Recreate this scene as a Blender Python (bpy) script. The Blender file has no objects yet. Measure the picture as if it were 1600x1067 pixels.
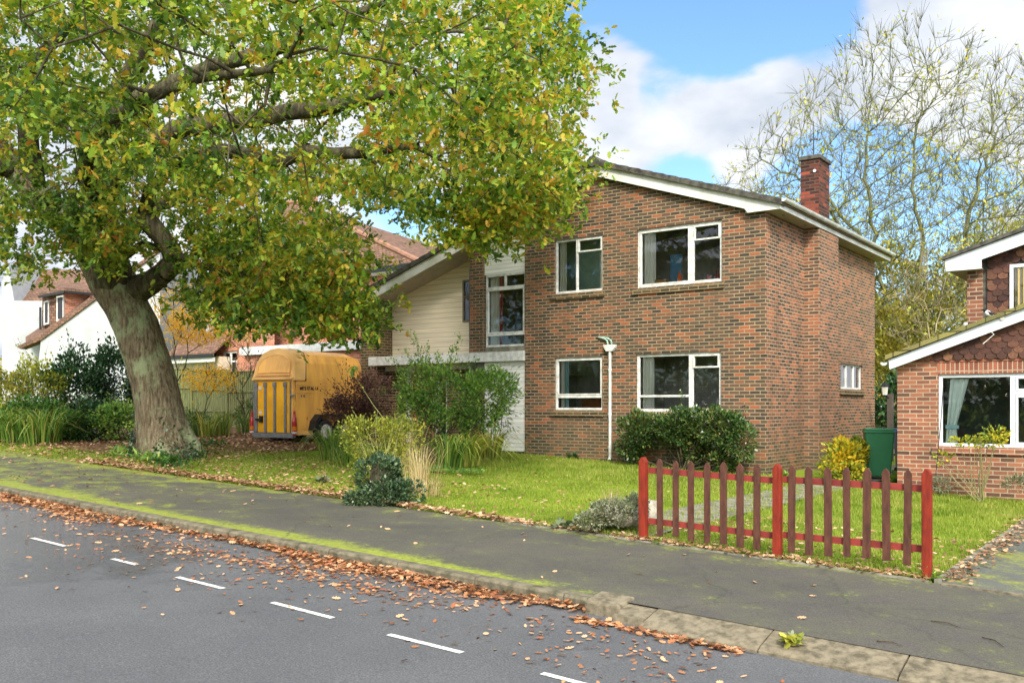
import bpy, math, random
import numpy as np
from mathutils import Vector
random.seed(7); RNG = np.random.default_rng(7)
scene = bpy.context.scene
COL = scene.collection
rad = math.radians

# ------------------------------------------------------------------ camera
# street frame: x along the street (to the right), y away from the road, z up; ground falls 4% along +x
FOC, HY = 1459.0, 634.0
CA = math.atan2(.589, .808)
CX, CY, CZ = 7.05, -18.47, 1.41
FW = (-math.sin(CA), math.cos(CA)); RT = (math.cos(CA), math.sin(CA))
cam_data = bpy.data.cameras.new('camera'); cam = bpy.data.objects.new('camera', cam_data)
COL.objects.link(cam); scene.camera = cam
cam.location = (CX, CY, CZ); cam.rotation_euler = (rad(90), 0, CA)
cam_data.sensor_width = 36; cam_data.lens = FOC / 1600 * 36
cam_data.shift_y = (HY - 533.5) / 1600
cam_data.clip_start = .05; cam_data.clip_end = 2000

def ray(px, py):
    a = (px - 800) / FOC
    return (FW[0] + RT[0]*a, FW[1] + RT[1]*a, (HY - py) / FOC)
def at(px, py, D):
    d = ray(px, py); return Vector((CX + D*d[0], CY + D*d[1], CZ + D*d[2]))
def onY(px, py, y):
    d = ray(px, py); return at(px, py, (y - CY) / d[1])
def onX(px, py, x):
    d = ray(px, py); return at(px, py, (x - CX) / d[0])
def gz(x): return -.04 * max(-45., min(30., x))
def onG(px, py, off=0):
    d = ray(px, py); D = (-CZ + off - .04*CX) / (d[2] + .04*d[0]); return at(px, py, D)

# ------------------------------------------------------------------ world and sun
SUN_EL = rad(38); SX, SY = .64, -.77                   # direction the light comes from: (x, y)
w = bpy.data.worlds.new('World'); scene.world = w; w.use_nodes = True
nt = w.node_tree; nt.nodes.clear()
def N(tree, typ, **kw):
    n = tree.nodes.new(typ)
    for k, v in kw.items():
        if k.startswith('i_'):
            key = k[2:]; key = int(key) if key.isdigit() else key.replace('_', ' ')
            n.inputs[key].default_value = v
        else: setattr(n, k, v)
    return n
def ramp(tree, stops, interp='LINEAR'):
    n = tree.nodes.new('ShaderNodeValToRGB'); cr = n.color_ramp; cr.interpolation = interp
    while len(cr.elements) < len(stops): cr.elements.new(.5)
    for e, (p, c) in zip(cr.elements, stops):
        e.position = p; e.color = (*c, 1) if len(c) == 3 else c
    return n
def math_(tree, op, a, b=None, clamp=False):
    n = tree.nodes.new('ShaderNodeMath'); n.operation = op; n.use_clamp = clamp
    for i, v in enumerate((a, b)):
        if v is None: continue
        if isinstance(v, (int, float)): n.inputs[i].default_value = v
        else: tree.links.new(v, n.inputs[i])
    return n.outputs[0]
L = nt.links.new
sky = N(nt, 'ShaderNodeTexSky', sky_type='NISHITA', sun_disc=False, sun_elevation=SUN_EL,
        sun_rotation=math.atan2(SX, SY), air_density=1.0, dust_density=.6, ozone_density=2.5)
tc = N(nt, 'ShaderNodeTexCoord')
sep = N(nt, 'ShaderNodeSeparateXYZ'); L(tc.outputs['Generated'], sep.inputs[0])
zz = math_(nt, 'ADD', math_(nt, 'ABSOLUTE', sep.outputs[2]), .28)
pxv = math_(nt, 'DIVIDE', sep.outputs[0], zz); pyv = math_(nt, 'DIVIDE', sep.outputs[1], zz)
cmb = N(nt, 'ShaderNodeCombineXYZ'); L(pxv, cmb.inputs[0]); L(pyv, cmb.inputs[1])
nz = N(nt, 'ShaderNodeTexNoise', i_Scale=2.3, i_Detail=8, i_Roughness=.52, i_Distortion=.25)
L(cmb.outputs[0], nz.inputs['Vector'])
acc = math_(nt, 'MULTIPLY', nz.outputs[0], 1.0)
def blob(px, py, width, wgt, acc):
    d = Vector(ray(px, py)).normalized()
    dp = N(nt, 'ShaderNodeVectorMath', operation='DISTANCE'); L(tc.outputs['Generated'], dp.inputs[0]); dp.inputs[1].default_value = d
    t = math_(nt, 'DIVIDE', dp.outputs['Value'], width)
    g = math_(nt, 'POWER', 2.718, math_(nt, 'MULTIPLY', math_(nt, 'MULTIPLY', t, t), -1.0))
    return math_(nt, 'ADD', acc, math_(nt, 'MULTIPLY', g, wgt))
for b in ((1000, 20, .12, -.36), (1130, 10, .11, -.36), (1300, 40, .07, -.22), (950, 90, .08, .16), (1050, 112, .05, .20), (960, 105, .05, .2), (1170, 150, .07, .20), (1010, 152, .035, -.34), (1120, 60, .05, -.16), (1075, 262, .05, -.34),
          (980, 205, .07, .18), (1100, 190, .08, .2), (1250, 120, .07, .14), (1330, 300, .07, -.3), (1450, 330, .1, -.2), (1520, 30, .12, .3), (1550, 150, .1, .12), (1420, 300, .1, -.16),
          (560, 330, .05, -.16), (650, 350, .05, -.16), (40, 420, .15, .25), (90, 240, .03, -.2), (250, 150, .22, .25), (600, 120, .14, .22), (-400, 200, .4, .3), (2400, 300, .5, .2)):
    acc = blob(*b, acc)
dgl = N(nt, 'ShaderNodeVectorMath', operation='DISTANCE'); L(tc.outputs['Generated'], dgl.inputs[0]); dgl.inputs[1].default_value = (SX*math.cos(SUN_EL), SY*math.cos(SUN_EL), math.sin(SUN_EL))
acc = math_(nt, 'ADD', acc, math_(nt, 'MULTIPLY', math_(nt, 'SUBTRACT', 1.2, dgl.outputs['Value'], True), .35))
cl = ramp(nt, [(.44, (0, 0, 0)), (.57, (1, 1, 1))], 'EASE'); L(acc, cl.inputs[0])
nz2 = N(nt, 'ShaderNodeTexNoise', i_Scale=3.4, i_Detail=5, i_Roughness=.5); L(cmb.outputs[0], nz2.inputs['Vector'])
clc = ramp(nt, [(.38, (.58, .64, .74)), (.52, (.78, .82, .89)), (.66, (1, .99, .97))]); L(nz2.outputs[0], clc.inputs[0])
tint = N(nt, 'ShaderNodeMix', data_type='RGBA', blend_type='MULTIPLY'); tint.inputs[0].default_value = 1
L(sky.outputs[0], tint.inputs[6]); tint.inputs[7].default_value = (.92, 1.10, 1.26, 1)
bg1 = N(nt, 'ShaderNodeBackground', i_Strength=.095); L(tint.outputs[2], bg1.inputs[0])
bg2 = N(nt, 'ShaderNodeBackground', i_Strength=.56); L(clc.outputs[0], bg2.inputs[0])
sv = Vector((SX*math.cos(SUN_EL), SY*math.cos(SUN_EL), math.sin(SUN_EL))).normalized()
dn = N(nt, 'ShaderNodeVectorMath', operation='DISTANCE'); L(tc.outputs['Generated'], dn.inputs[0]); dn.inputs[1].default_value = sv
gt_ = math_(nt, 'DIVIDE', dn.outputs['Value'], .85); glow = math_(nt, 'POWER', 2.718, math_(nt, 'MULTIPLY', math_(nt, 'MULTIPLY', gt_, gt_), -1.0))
L(math_(nt, 'ADD', math_(nt, 'MULTIPLY', glow, 1.9), .50), bg2.inputs[1])     # added fill light: unseen cloud behind the camera brightened round the sun
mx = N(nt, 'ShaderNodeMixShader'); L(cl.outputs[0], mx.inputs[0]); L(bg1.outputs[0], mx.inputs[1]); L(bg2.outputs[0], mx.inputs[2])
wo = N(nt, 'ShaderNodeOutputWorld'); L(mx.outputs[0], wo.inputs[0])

sd = bpy.data.lights.new('sun', 'SUN'); sd.energy = 2.3; sd.angle = rad(10); sd.color = (1, .93, .82)
sun = bpy.data.objects.new('sun', sd); COL.objects.link(sun)
sun.rotation_euler = Vector((SX*math.cos(SUN_EL), SY*math.cos(SUN_EL), math.sin(SUN_EL))).to_track_quat('Z', 'Y').to_euler()
scene.view_settings.view_transform = 'Standard'; scene.view_settings.look = 'None'
scene.view_settings.exposure = 1.18; scene.view_settings.gamma = 1

# ------------------------------------------------------------------ materials
MATS = {}
def mat(name, base=(.5, .5, .5), rough=.7, spec=.3, metallic=0):
    m = bpy.data.materials.new(name); m.use_nodes = True; MATS[name] = m
    t = m.node_tree; b = t.nodes['Principled BSDF']
    b.inputs['Base Color'].default_value = (*base, 1); b.inputs['Roughness'].default_value = rough
    b.inputs['Specular IOR Level'].default_value = spec; b.inputs['Metallic'].default_value = metallic
    return m, t, b
def bump(t, b, h, strength=.3, dist=.01):
    n = N(t, 'ShaderNodeBump', i_Strength=strength, i_Distance=dist); t.links.new(h, n.inputs['Height']); t.links.new(n.outputs[0], b.inputs['Normal'])
def noise(t, scale, detail=4, rough=.55, coord='Object', stretch=None, dist=0):
    c = N(t, 'ShaderNodeTexCoord'); o = c.outputs[coord]
    if stretch:
        mp = N(t, 'ShaderNodeMapping'); mp.inputs['Scale'].default_value = stretch; t.links.new(o, mp.inputs[0]); o = mp.outputs[0]
    n = N(t, 'ShaderNodeTexNoise', i_Scale=scale, i_Detail=detail, i_Roughness=rough, i_Distortion=dist); t.links.new(o, n.inputs['Vector'])
    return n.outputs[0]
def mixc(t, fac, a, b, blend='MIX'):
    n = N(t, 'ShaderNodeMix', data_type='RGBA', blend_type=blend)
    for i, v in ((0, fac), (6, a), (7, b)):
        if isinstance(v, (int, float)): n.inputs[i].default_value = v
        elif isinstance(v, tuple): n.inputs[i].default_value = (*v, 1)
        else: t.links.new(v, n.inputs[i])
    return n.outputs[2]
def painted(name, base, rough=.6, var=.25, scale=6, stretch=None, dark=None, spec=.3, bs=.15):
    m, t, b = mat(name, base, rough, spec)
    dk = dark or tuple(c * (1 - var) for c in base)
    r = ramp(t, [(.35, dk), (.6, base)]); t.links.new(noise(t, scale, 6, .6, stretch=stretch), r.inputs[0])
    t.links.new(r.outputs[0], b.inputs['Base Color'])
    bump(t, b, noise(t, scale*6, 3, stretch=stretch), bs, .004)
    return m
def brick(name, stops, mortar, stain=None, bw=.225, rh=.075, off=.5, vertical=False, ms=.010, weather=False):
    m, t, b = mat(name, rough=.88, spec=.15)
    c = N(t, 'ShaderNodeTexCoord'); uv = c.outputs['UV']
    wob = N(t, 'ShaderNodeTexNoise', i_Scale=3.0, i_Detail=2); t.links.new(uv, wob.inputs['Vector'])
    va = N(t, 'ShaderNodeVectorMath', operation='SCALE'); va.inputs[3].default_value = .006; t.links.new(wob.outputs['Color'], va.inputs[0])
    vb = N(t, 'ShaderNodeVectorMath', operation='ADD'); t.links.new(uv, vb.inputs[0]); t.links.new(va.outputs[0], vb.inputs[1])
    vec = vb.outputs[0]
    if vertical:
        mp = N(t, 'ShaderNodeMapping'); mp.inputs['Rotation'].default_value = (0, 0, rad(90)); t.links.new(vec, mp.inputs[0]); vec = mp.outputs[0]
    br = N(t, 'ShaderNodeTexBrick', offset=off, i_Scale=1.0, i_Mortar_Size=ms, i_Mortar_Smooth=.25, i_Brick_Width=bw, i_Row_Height=rh)
    br.inputs['Color1'].default_value = (0, 0, 0, 1); br.inputs['Color2'].default_value = (1, 1, 1, 1); br.inputs['Mortar'].default_value = (.5, .5, .5, 1)
    t.links.new(vec, br.inputs['Vector'])
    r = ramp(t, stops); t.links.new(br.outputs['Color'], r.inputs[0])
    g = noise(t, 45, 5, .65, coord='UV'); gr = ramp(t, [(.25, (.68, .68, .68)), (.7, (1.22, 1.2, 1.18))]); t.links.new(g, gr.inputs[0])
    col = mixc(t, .8, r.outputs[0], gr.outputs[0], 'MULTIPLY')
    mo = ramp(t, [(.3, tuple(x*.62 for x in mortar)), (.65, mortar)]); t.links.new(noise(t, 2.2, 6, .6, coord='UV'), mo.inputs[0])
    col = mixc(t, br.outputs['Fac'], col, mo.outputs[0])
    if stain:
        sr = ramp(t, [(.42, (0, 0, 0)), (.72, (.75, .75, .75))]); t.links.new(noise(t, .55, 5, .6), sr.inputs[0])
        col = mixc(t, sr.outputs[0], col, mixc(t, .55, col, stain))
    if weather:                                        # rain streaks and a damp green foot to the wall
        st = ramp(t, [(.42, (0, 0, 0)), (.75, (.6, .6, .6))]); t.links.new(noise(t, 2.4, 6, .65, stretch=(1, 1, .10)), st.inputs[0])
        col = mixc(t, st.outputs[0], col, mixc(t, .45, col, (.05, .045, .03)))
        oc = N(t, 'ShaderNodeTexCoord'); sz = N(t, 'ShaderNodeSeparateXYZ'); t.links.new(oc.outputs['Object'], sz.inputs[0])
        mr = N(t, 'ShaderNodeMapRange'); mr.inputs['From Min'].default_value = 1.1; mr.inputs['From Max'].default_value = .1; t.links.new(sz.outputs[2], mr.inputs['Value'])
        dm_ = math_(t, 'MULTIPLY', mr.outputs[0], math_(t, 'MULTIPLY', noise(t, 3.5, 6, .7), 1.1), True)
        col = mixc(t, dm_, col, mixc(t, .6, col, (.07, .075, .03)))
    t.links.new(col, b.inputs['Base Color'])
    h = math_(t, 'SUBTRACT', math_(t, 'MULTIPLY', g, .35), br.outputs['Fac'])
    bump(t, b, h, .6, .006)
    return m
def leafmat(name, cols, trans=.35, clump=.5, rough=.5, spec=.25):
    m = bpy.data.materials.new(name); m.use_nodes = True; MATS[name] = m; t = m.node_tree; t.nodes.clear()
    geo = N(t, 'ShaderNodeNewGeometry')
    v = geo.outputs['Random Per Island']
    nn = noise(t, 1.1, 3, .5)
    k = math_(t, 'ADD', math_(t, 'MULTIPLY', v, 1 - clump), math_(t, 'MULTIPLY', math_(t, 'MULTIPLY_ADD', nn, 2.2), clump))
    # spread the clump noise (0.3..0.7) over 0..1
    k = math_(t, 'ADD', math_(t, 'MULTIPLY', v, 1 - clump), math_(t, 'MULTIPLY', math_(t, 'SUBTRACT', math_(t, 'MULTIPLY', nn, 2.4), .7, True), clump))
    n = len(cols); r = ramp(t, [((i + .5) / n if n > 1 else 0, c) for i, c in enumerate(cols)]); t.links.new(k, r.inputs[0])
    p = N(t, 'ShaderNodeBsdfPrincipled', i_Roughness=rough); p.inputs['Specular IOR Level'].default_value = spec
    t.links.new(r.outputs[0], p.inputs['Base Color'])
    o = N(t, 'ShaderNodeOutputMaterial')
    if trans > 0:
        tr = N(t, 'ShaderNodeBsdfTranslucent'); 
        t.links.new(mixc(t, 1., r.outputs[0], (1.3, 1.25, .7), 'MULTIPLY'), tr.inputs[0])
        ms = N(t, 'ShaderNodeMixShader', i_0=trans); t.links.new(p.outputs[0], ms.inputs[1]); t.links.new(tr.outputs[0], ms.inputs[2])
        t.links.new(ms.outputs[0], o.inputs[0])
    else: t.links.new(p.outputs[0], o.inputs[0])
    return m

BR_STOPS = [(0, (.046, .036, .031)), (.22, (.068, .050, .038)), (.42, (.105, .066, .043)), (.62, (.14, .074, .046)), (.80, (.205, .082, .045)), (.96, (.33, .105, .048))]
M_brick = brick('dark multi brick', BR_STOPS, (.40, .305, .18), stain=(.13, .10, .06), weather=True)
M_brick_side = brick('red multi brick', [(0, (.058, .042, .034)), (.25, (.105, .064, .045)), (.5, (.165, .083, .052)), (.75, (.235, .098, .056)), (.95, (.36, .125, .06))], (.44, .34, .21), stain=(.2, .12, .08), weather=True)
M_brick_dark = brick('weathered brown brick', [(0, (.045, .035, .022)), (.4, (.085, .06, .035)), (1, (.15, .09, .045))], (.34, .27, .15))
M_brick_red = brick('orange red brick', [(0, (.20, .075, .05)), (.4, (.36, .11, .06)), (1, (.52, .19, .10))], (.50, .36, .26))
M_brick_nb = brick('mixed red brick', [(0, (.085, .042, .032)), (.3, (.17, .066, .043)), (.6, (.26, .092, .054)), (1, (.34, .125, .068))], (.46, .35, .24), stain=(.2, .15, .08))
M_soldier = brick('upright red brick', [(0, (.19, .07, .045)), (.5, (.29, .10, .058)), (1, (.37, .135, .073))], (.46, .35, .24), off=0, vertical=True)
M_chim = brick('sooty chimney brick', [(0, (.035, .018, .015)), (.5, (.085, .032, .024)), (.85, (.15, .038, .026)), (1, (.32, .07, .04))], (.12, .085, .06))
M_white = painted('white paint', (.66, .66, .63), .5, dark=(.50, .51, .46), scale=3)
M_upvc = painted('white plastic', (.64, .66, .67), .35, .08)
M_oldwhite = painted('flaking white paint', (.68, .68, .64), .6, dark=(.46, .45, .39), scale=9)
M_fascia = painted('weathered fascia white', (.68, .67, .62), .55, dark=(.46, .46, .38), scale=1.6)
M_concrete = painted('concrete', (.24, .22, .17), .9, dark=(.09, .09, .05), scale=5)
M_kerb = painted('kerb concrete', (.17, .145, .095), .95, dark=(.065, .06, .035), scale=9, bs=.6)
M_kerb_pale = painted('worn kerb concrete', (.205, .17, .11), .95, dark=(.085, .072, .045), scale=13, bs=.8)
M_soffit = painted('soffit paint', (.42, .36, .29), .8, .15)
M_tile = brick('brown roof tile', [(0, (.10, .065, .045)), (.5, (.16, .10, .07)), (1, (.22, .13, .09))], (.05, .035, .028), bw=.27, rh=.22, ms=.008, stain=(.14, .15, .05))
M_tile_moss = brick('mossy roof tile', [(0, (.10, .09, .05)), (.5, (.17, .15, .06)), (1, (.24, .21, .07))], (.04, .03, .02), bw=.3, rh=.3, ms=.01, stain=(.28, .30, .05))
M_tile_dark = painted('dark roof tile edge', (.10, .095, .075), .9, dark=(.035, .03, .025), scale=8, bs=.6)
M_tile_red = brick('red clay roof tile', [(0, (.12, .075, .052)), (.5, (.18, .105, .07)), (1, (.25, .14, .09))], (.07, .045, .035), bw=.18, rh=.12, ms=.012)
M_render = painted('white render', (.40, .41, .41), .9, .16, 2)
M_glassdark, _t, _b = mat('dark object', (.03, .03, .035), .4)
M_black = painted('black plastic', (.02, .02, .022), .45)
M_blackw = painted('black rainwater paint', (.02, .022, .022), .4)
M_rubber = painted('tyre rubber', (.022, .022, .024), .85)
M_steel = painted('galvanised steel', (.20, .20, .19), .5, .3, 14)
M_rim = painted('silver wheel paint', (.55, .54, .50), .4, .2)

def siding(name, base, groove=.13):
    m, t, b = mat(name, base, .6, .3)
    c = N(t, 'ShaderNodeTexCoord'); s = N(t, 'ShaderNodeSeparateXYZ'); t.links.new(c.outputs['UV'], s.inputs[0])
    fr = math_(t, 'FRACT', math_(t, 'DIVIDE', s.outputs[1], groove))
    gr = math_(t, 'LESS_THAN', fr, .09)
    n1 = noise(t, 3, 6, .6, coord='UV', stretch=(.25, 5, 1)); r = ramp(t, [(.3, tuple(x*.72 for x in base)), (.62, base)]); t.links.new(n1, r.inputs[0])
    t.links.new(mixc(t, gr, r.outputs[0], tuple(x*.55 for x in base)), b.inputs['Base Color'])
    bump(t, b, math_(t, 'MULTIPLY', fr, -1), .35, .012)
    return m
M_cream = siding('cream boarding', (.84, .73, .54))
M_cladding = siding('white boarding', (.84, .82, .75), .10)

# glass: clear pane that both reflects and lets the room show
gm = bpy.data.materials.new('window glass'); gm.use_nodes = True; t = gm.node_tree; t.nodes.clear()
fr_ = N(t, 'ShaderNodeFresnel', i_IOR=1.5); gl = N(t, 'ShaderNodeBsdfGlossy', i_Roughness=.02); tr = N(t, 'ShaderNodeBsdfTransparent'); tr.inputs[0].default_value = (.95, .97, .96, 1)
f2 = math_(t, 'MULTIPLY', fr_.outputs[0], 2.1)
nb_ = N(t, 'ShaderNodeBump', i_Strength=.05, i_Distance=.02); t.links.new(noise(t, 1.3, 2), nb_.inputs['Height']); t.links.new(nb_.outputs[0], gl.inputs['Normal'])
ms = N(t, 'ShaderNodeMixShader'); t.links.new(f2, ms.inputs[0]); t.links.new(tr.outputs[0], ms.inputs[1]); t.links.new(gl.outputs[0], ms.inputs[2])
o = N(t, 'ShaderNodeOutputMaterial'); t.links.new(ms.outputs[0], o.inputs[0]); M_glass = gm
M_room = painted('room wall', (.42, .40, .36), .9)
M_roomteal = painted('teal blind cloth', (.30, .48, .44), .9)
def cloth(name, c, folds=38):
    m, t, b = mat(name, c, .9, .1)
    t.links.new(mixc(t, .35, c, tuple(min(1, x*.8) for x in c)), b.inputs['Base Color'])
    return m
M_curtain = cloth('pale curtain cloth', (.86, .85, .78)); M_curt_red = cloth('red curtain cloth', (.42, .03, .03))
M_curt_blue = cloth('blue curtain cloth', (.40, .62, .68)); M_curt_mint = cloth('mint curtain cloth', (.80, .90, .82)); M_curt_gold = cloth('gold curtain cloth', (.55, .42, .16))

# ground materials
def asphalt(name, base, moss=None, wet=None, y_moss=None):
    m, t, b = mat(name, base, .85, .35)
    fine = noise(t, 75, 5, .85); sp = ramp(t, [(.32, tuple(x*.40 for x in base)), (.50, base), (.64, tuple(x*1.7 for x in base)), (.74, tuple(min(1, x*4.2) for x in base))]); t.links.new(fine, sp.inputs[0])
    big = noise(t, .7, 5, .6); br = ramp(t, [(.3, (.78, .80, .82)), (.7, (1.15, 1.12, 1.1))]); t.links.new(big, br.inputs[0])
    col = mixc(t, 1., sp.outputs[0], br.outputs[0], 'MULTIPLY')
    if moss:
        c = N(t, 'ShaderNodeTexCoord'); s = N(t, 'ShaderNodeSeparateXYZ'); t.links.new(c.outputs['Object'], s.inputs[0])
        # moss creeps in from the kerb (y=-12) towards the back, strongest between x=-7 and x=3
        e = N(t, 'ShaderNodeMapRange', interpolation_type='SMOOTHSTEP'); e.inputs['From Min'].default_value = -11.35; e.inputs['From Max'].default_value = -12.0
        t.links.new(s.outputs[1], e.inputs['Value'])
        lx = N(t, 'ShaderNodeMapRange', interpolation_type='SMOOTHSTEP'); lx.inputs['From Min'].default_value = 4.2; lx.inputs['From Max'].default_value = 1.0
        t.links.new(s.outputs[0], lx.inputs['Value'])
        e2 = N(t, 'ShaderNodeMapRange', interpolation_type='SMOOTHSTEP'); e2.inputs['From Min'].default_value = -9.95; e2.inputs['From Max'].default_value = -9.4
        t.links.new(s.outputs[1], e2.inputs['Value'])
        lx2 = N(t, 'ShaderNodeMapRange'); lx2.inputs['From Min'].default_value = -1.5; lx2.inputs['From Max'].default_value = -7.0
        t.links.new(s.outputs[0], lx2.inputs['Value'])
        base_m = math_(t, 'ADD', math_(t, 'MULTIPLY', math_(t, 'POWER', e.outputs[0], 2.2), math_(t, 'MULTIPLY', lx.outputs[0], .42)), math_(t, 'MULTIPLY', e2.outputs[0], .13))
        base_m = math_(t, 'ADD', base_m, math_(t, 'MULTIPLY', lx2.outputs[0], .16))
        mm = math_(t, 'ADD', math_(t, 'ADD', base_m, noise(t, 2.6, 8, .68)), math_(t, 'MULTIPLY', math_(t, 'SUBTRACT', noise(t, 28, 5, .75), .5), .55))
        r = ramp(t, [(.62, (0, 0, 0)), (.80, (.85, .85, .85))]); t.links.new(mm, r.inputs[0])
        mc = ramp(t, [(.35, tuple(x*.45 for x in moss)), (.62, moss)]); t.links.new(noise(t, 18, 5, .7), mc.inputs[0])
        col = mixc(t, r.outputs[0], col, mc.outputs[0])
        r2 = ramp(t, [(.40, (0, 0, 0)), (.75, (.55, .55, .55))]); t.links.new(mm, r2.inputs[0])
        col = mixc(t, r2.outputs[0], col, mixc(t, .6, col, (.13, .14, .045)))
    vo = N(t, 'ShaderNodeTexVoronoi', feature='DISTANCE_TO_EDGE', i_Scale=.42); c2 = N(t, 'ShaderNodeTexCoord')
    wv = N(t, 'ShaderNodeTexNoise', i_Scale=2.2, i_Detail=6, i_Roughness=.6); t.links.new(c2.outputs['Object'], wv.inputs['Vector'])
    av = N(t, 'ShaderNodeVectorMath', operation='MULTIPLY_ADD'); t.links.new(wv.outputs['Color'], av.inputs[0]); av.inputs[1].default_value = (.5, .5, 0); t.links.new(c2.outputs['Object'], av.inputs[2])
    t.links.new(av.outputs[0], vo.inputs['Vector'])
    ck = ramp(t, [(.0, (.55, .55, .55) if moss else (0, 0, 0)), (.006, (0, 0, 0))]); t.links.new(vo.outputs['Distance'], ck.inputs[0])
    col = mixc(t, ck.outputs[0], col, (.03, .035, .02) if moss else (.05, .05, .05))
    t.links.new(col, b.inputs['Base Color'])
    rg = b.inputs['Roughness']
    if wet:
        c = N(t, 'ShaderNodeTexCoord'); dp = N(t, 'ShaderNodeVectorMath', operation='SUBTRACT'); dp.inputs[1].default_value = wet
        t.links.new(c.outputs['Object'], dp.inputs[0]); sc = N(t, 'ShaderNodeVectorMath', operation='MULTIPLY'); sc.inputs[1].default_value = (.30, .62, 0); t.links.new(dp.outputs[0], sc.inputs[0])
        ln = N(t, 'ShaderNodeVectorMath', operation='LENGTH'); t.links.new(sc.outputs[0], ln.inputs[0])
        v = math_(t, 'ADD', math_(t, 'SUBTRACT', 1.35, ln.outputs['Value']), math_(t, 'MULTIPLY', math_(t, 'SUBTRACT', noise(t, 1.6, 5, .6), .5), 1.6))
        r = ramp(t, [(.25, (.85, .85, .85)), (.6, (.20, .20, .20))]); t.links.new(v, r.inputs[0]); t.links.new(r.outputs[0], rg); b.inputs['Specular IOR Level'].default_value = .5
        r3 = ramp(t, [(.25, (1, 1, 1)), (.55, (.9, .9, .92))]); t.links.new(v, r3.inputs[0])
        t.links.new(mixc(t, 1., col, r3.outputs[0], 'MULTIPLY'), b.inputs['Base Color'])
    bump(t, b, fine, .5, .004)
    return m
M_road = asphalt('road asphalt', (.080, .081, .082), wet=(-3.6, -13.9, 0))
M_pave = asphalt('pavement asphalt', (.068, .062, .052), moss=(.34, .40, .02))
M_drive = asphalt('driveway asphalt', (.085, .088, .085), moss=(.34, .36, .03))
m, t, b = mat('lawn soil', (.1, .1, .04), .95, .1)
r = ramp(t, [(.3, (.11, .16, .015)), (.5, (.18, .25, .022)), (.7, (.27, .31, .035))]); t.links.new(noise(t, .9, 8, .65), r.inputs[0])
r2 = ramp(t, [(.35, (.6, .6, .6)), (.65, (1.25, 1.25, 1.1))]); t.links.new(noise(t, 40, 4, .7), r2.inputs[0])
t.links.new(mixc(t, 1., r.outputs[0], r2.outputs[0], 'MULTIPLY'), b.inputs['Base Color']); bump(t, b, noise(t, 30, 4), .8, .03); M_lawn = m
m, t, b = mat('leafy earth', (.12, .08, .045), .95, .1)
r = ramp(t, [(.3, (.055, .035, .02)), (.5, (.15, .085, .045)), (.72, (.27, .15, .075))]); t.links.new(noise(t, 14, 6, .75), r.inputs[0])
t.links.new(r.outputs[0], b.inputs['Base Color']); bump(t, b, noise(t, 30, 4), .8, .03); M_earth = m
m, t, b = mat('road marking paint', (.62, .60, .55), .8, .2)
r = ramp(t, [(.36, (.28, .27, .25)), (.5, (.62, .60, .55))]); t.links.new(noise(t, 28, 5, .7), r.inputs[0]); t.links.new(r.outputs[0], b.inputs['Base Color']); M_mark = m

# bark
def bark(name, cols, lichen=None, sc=1):
    m, t, b = mat(name, cols[1], .95, .1)
    n1 = noise(t, 9*sc, 7, .68, stretch=(1.0, 1.0, .16), dist=.4)
    r = ramp(t, [(.32, cols[0]), (.48, cols[1]), (.66, cols[2])]); t.links.new(n1, r.inputs[0]); col = r.outputs[0]
    if lichen:
        l = ramp(t, [(.50, (0, 0, 0)), (.60, (.85, .85, .85))]); t.links.new(noise(t, 1.5, 10, .75, stretch=(1.2, 1.2, .7)), l.inputs[0])
        col = mixc(t, l.outputs[0], col, lichen)
    t.links.new(col, b.inputs['Base Color']); bump(t, b, n1, 1., .06)
    return m
M_bark = bark('oak bark', ((.050, .036, .022), (.18, .135, .082), (.33, .265, .165)), (.36, .41, .22), sc=2.4)
M_limb = bark('mossy limb bark', ((.028, .025, .016), (.072, .062, .036), (.15, .14, .072)))
M_ashbark = bark('grey green bark', ((.09, .092, .045), (.15, .152, .075), (.23, .23, .12)))
M_stem = bark('shrub stem bark', ((.05, .035, .025), (.10, .07, .045), (.16, .12, .08)), sc=3)

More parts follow.
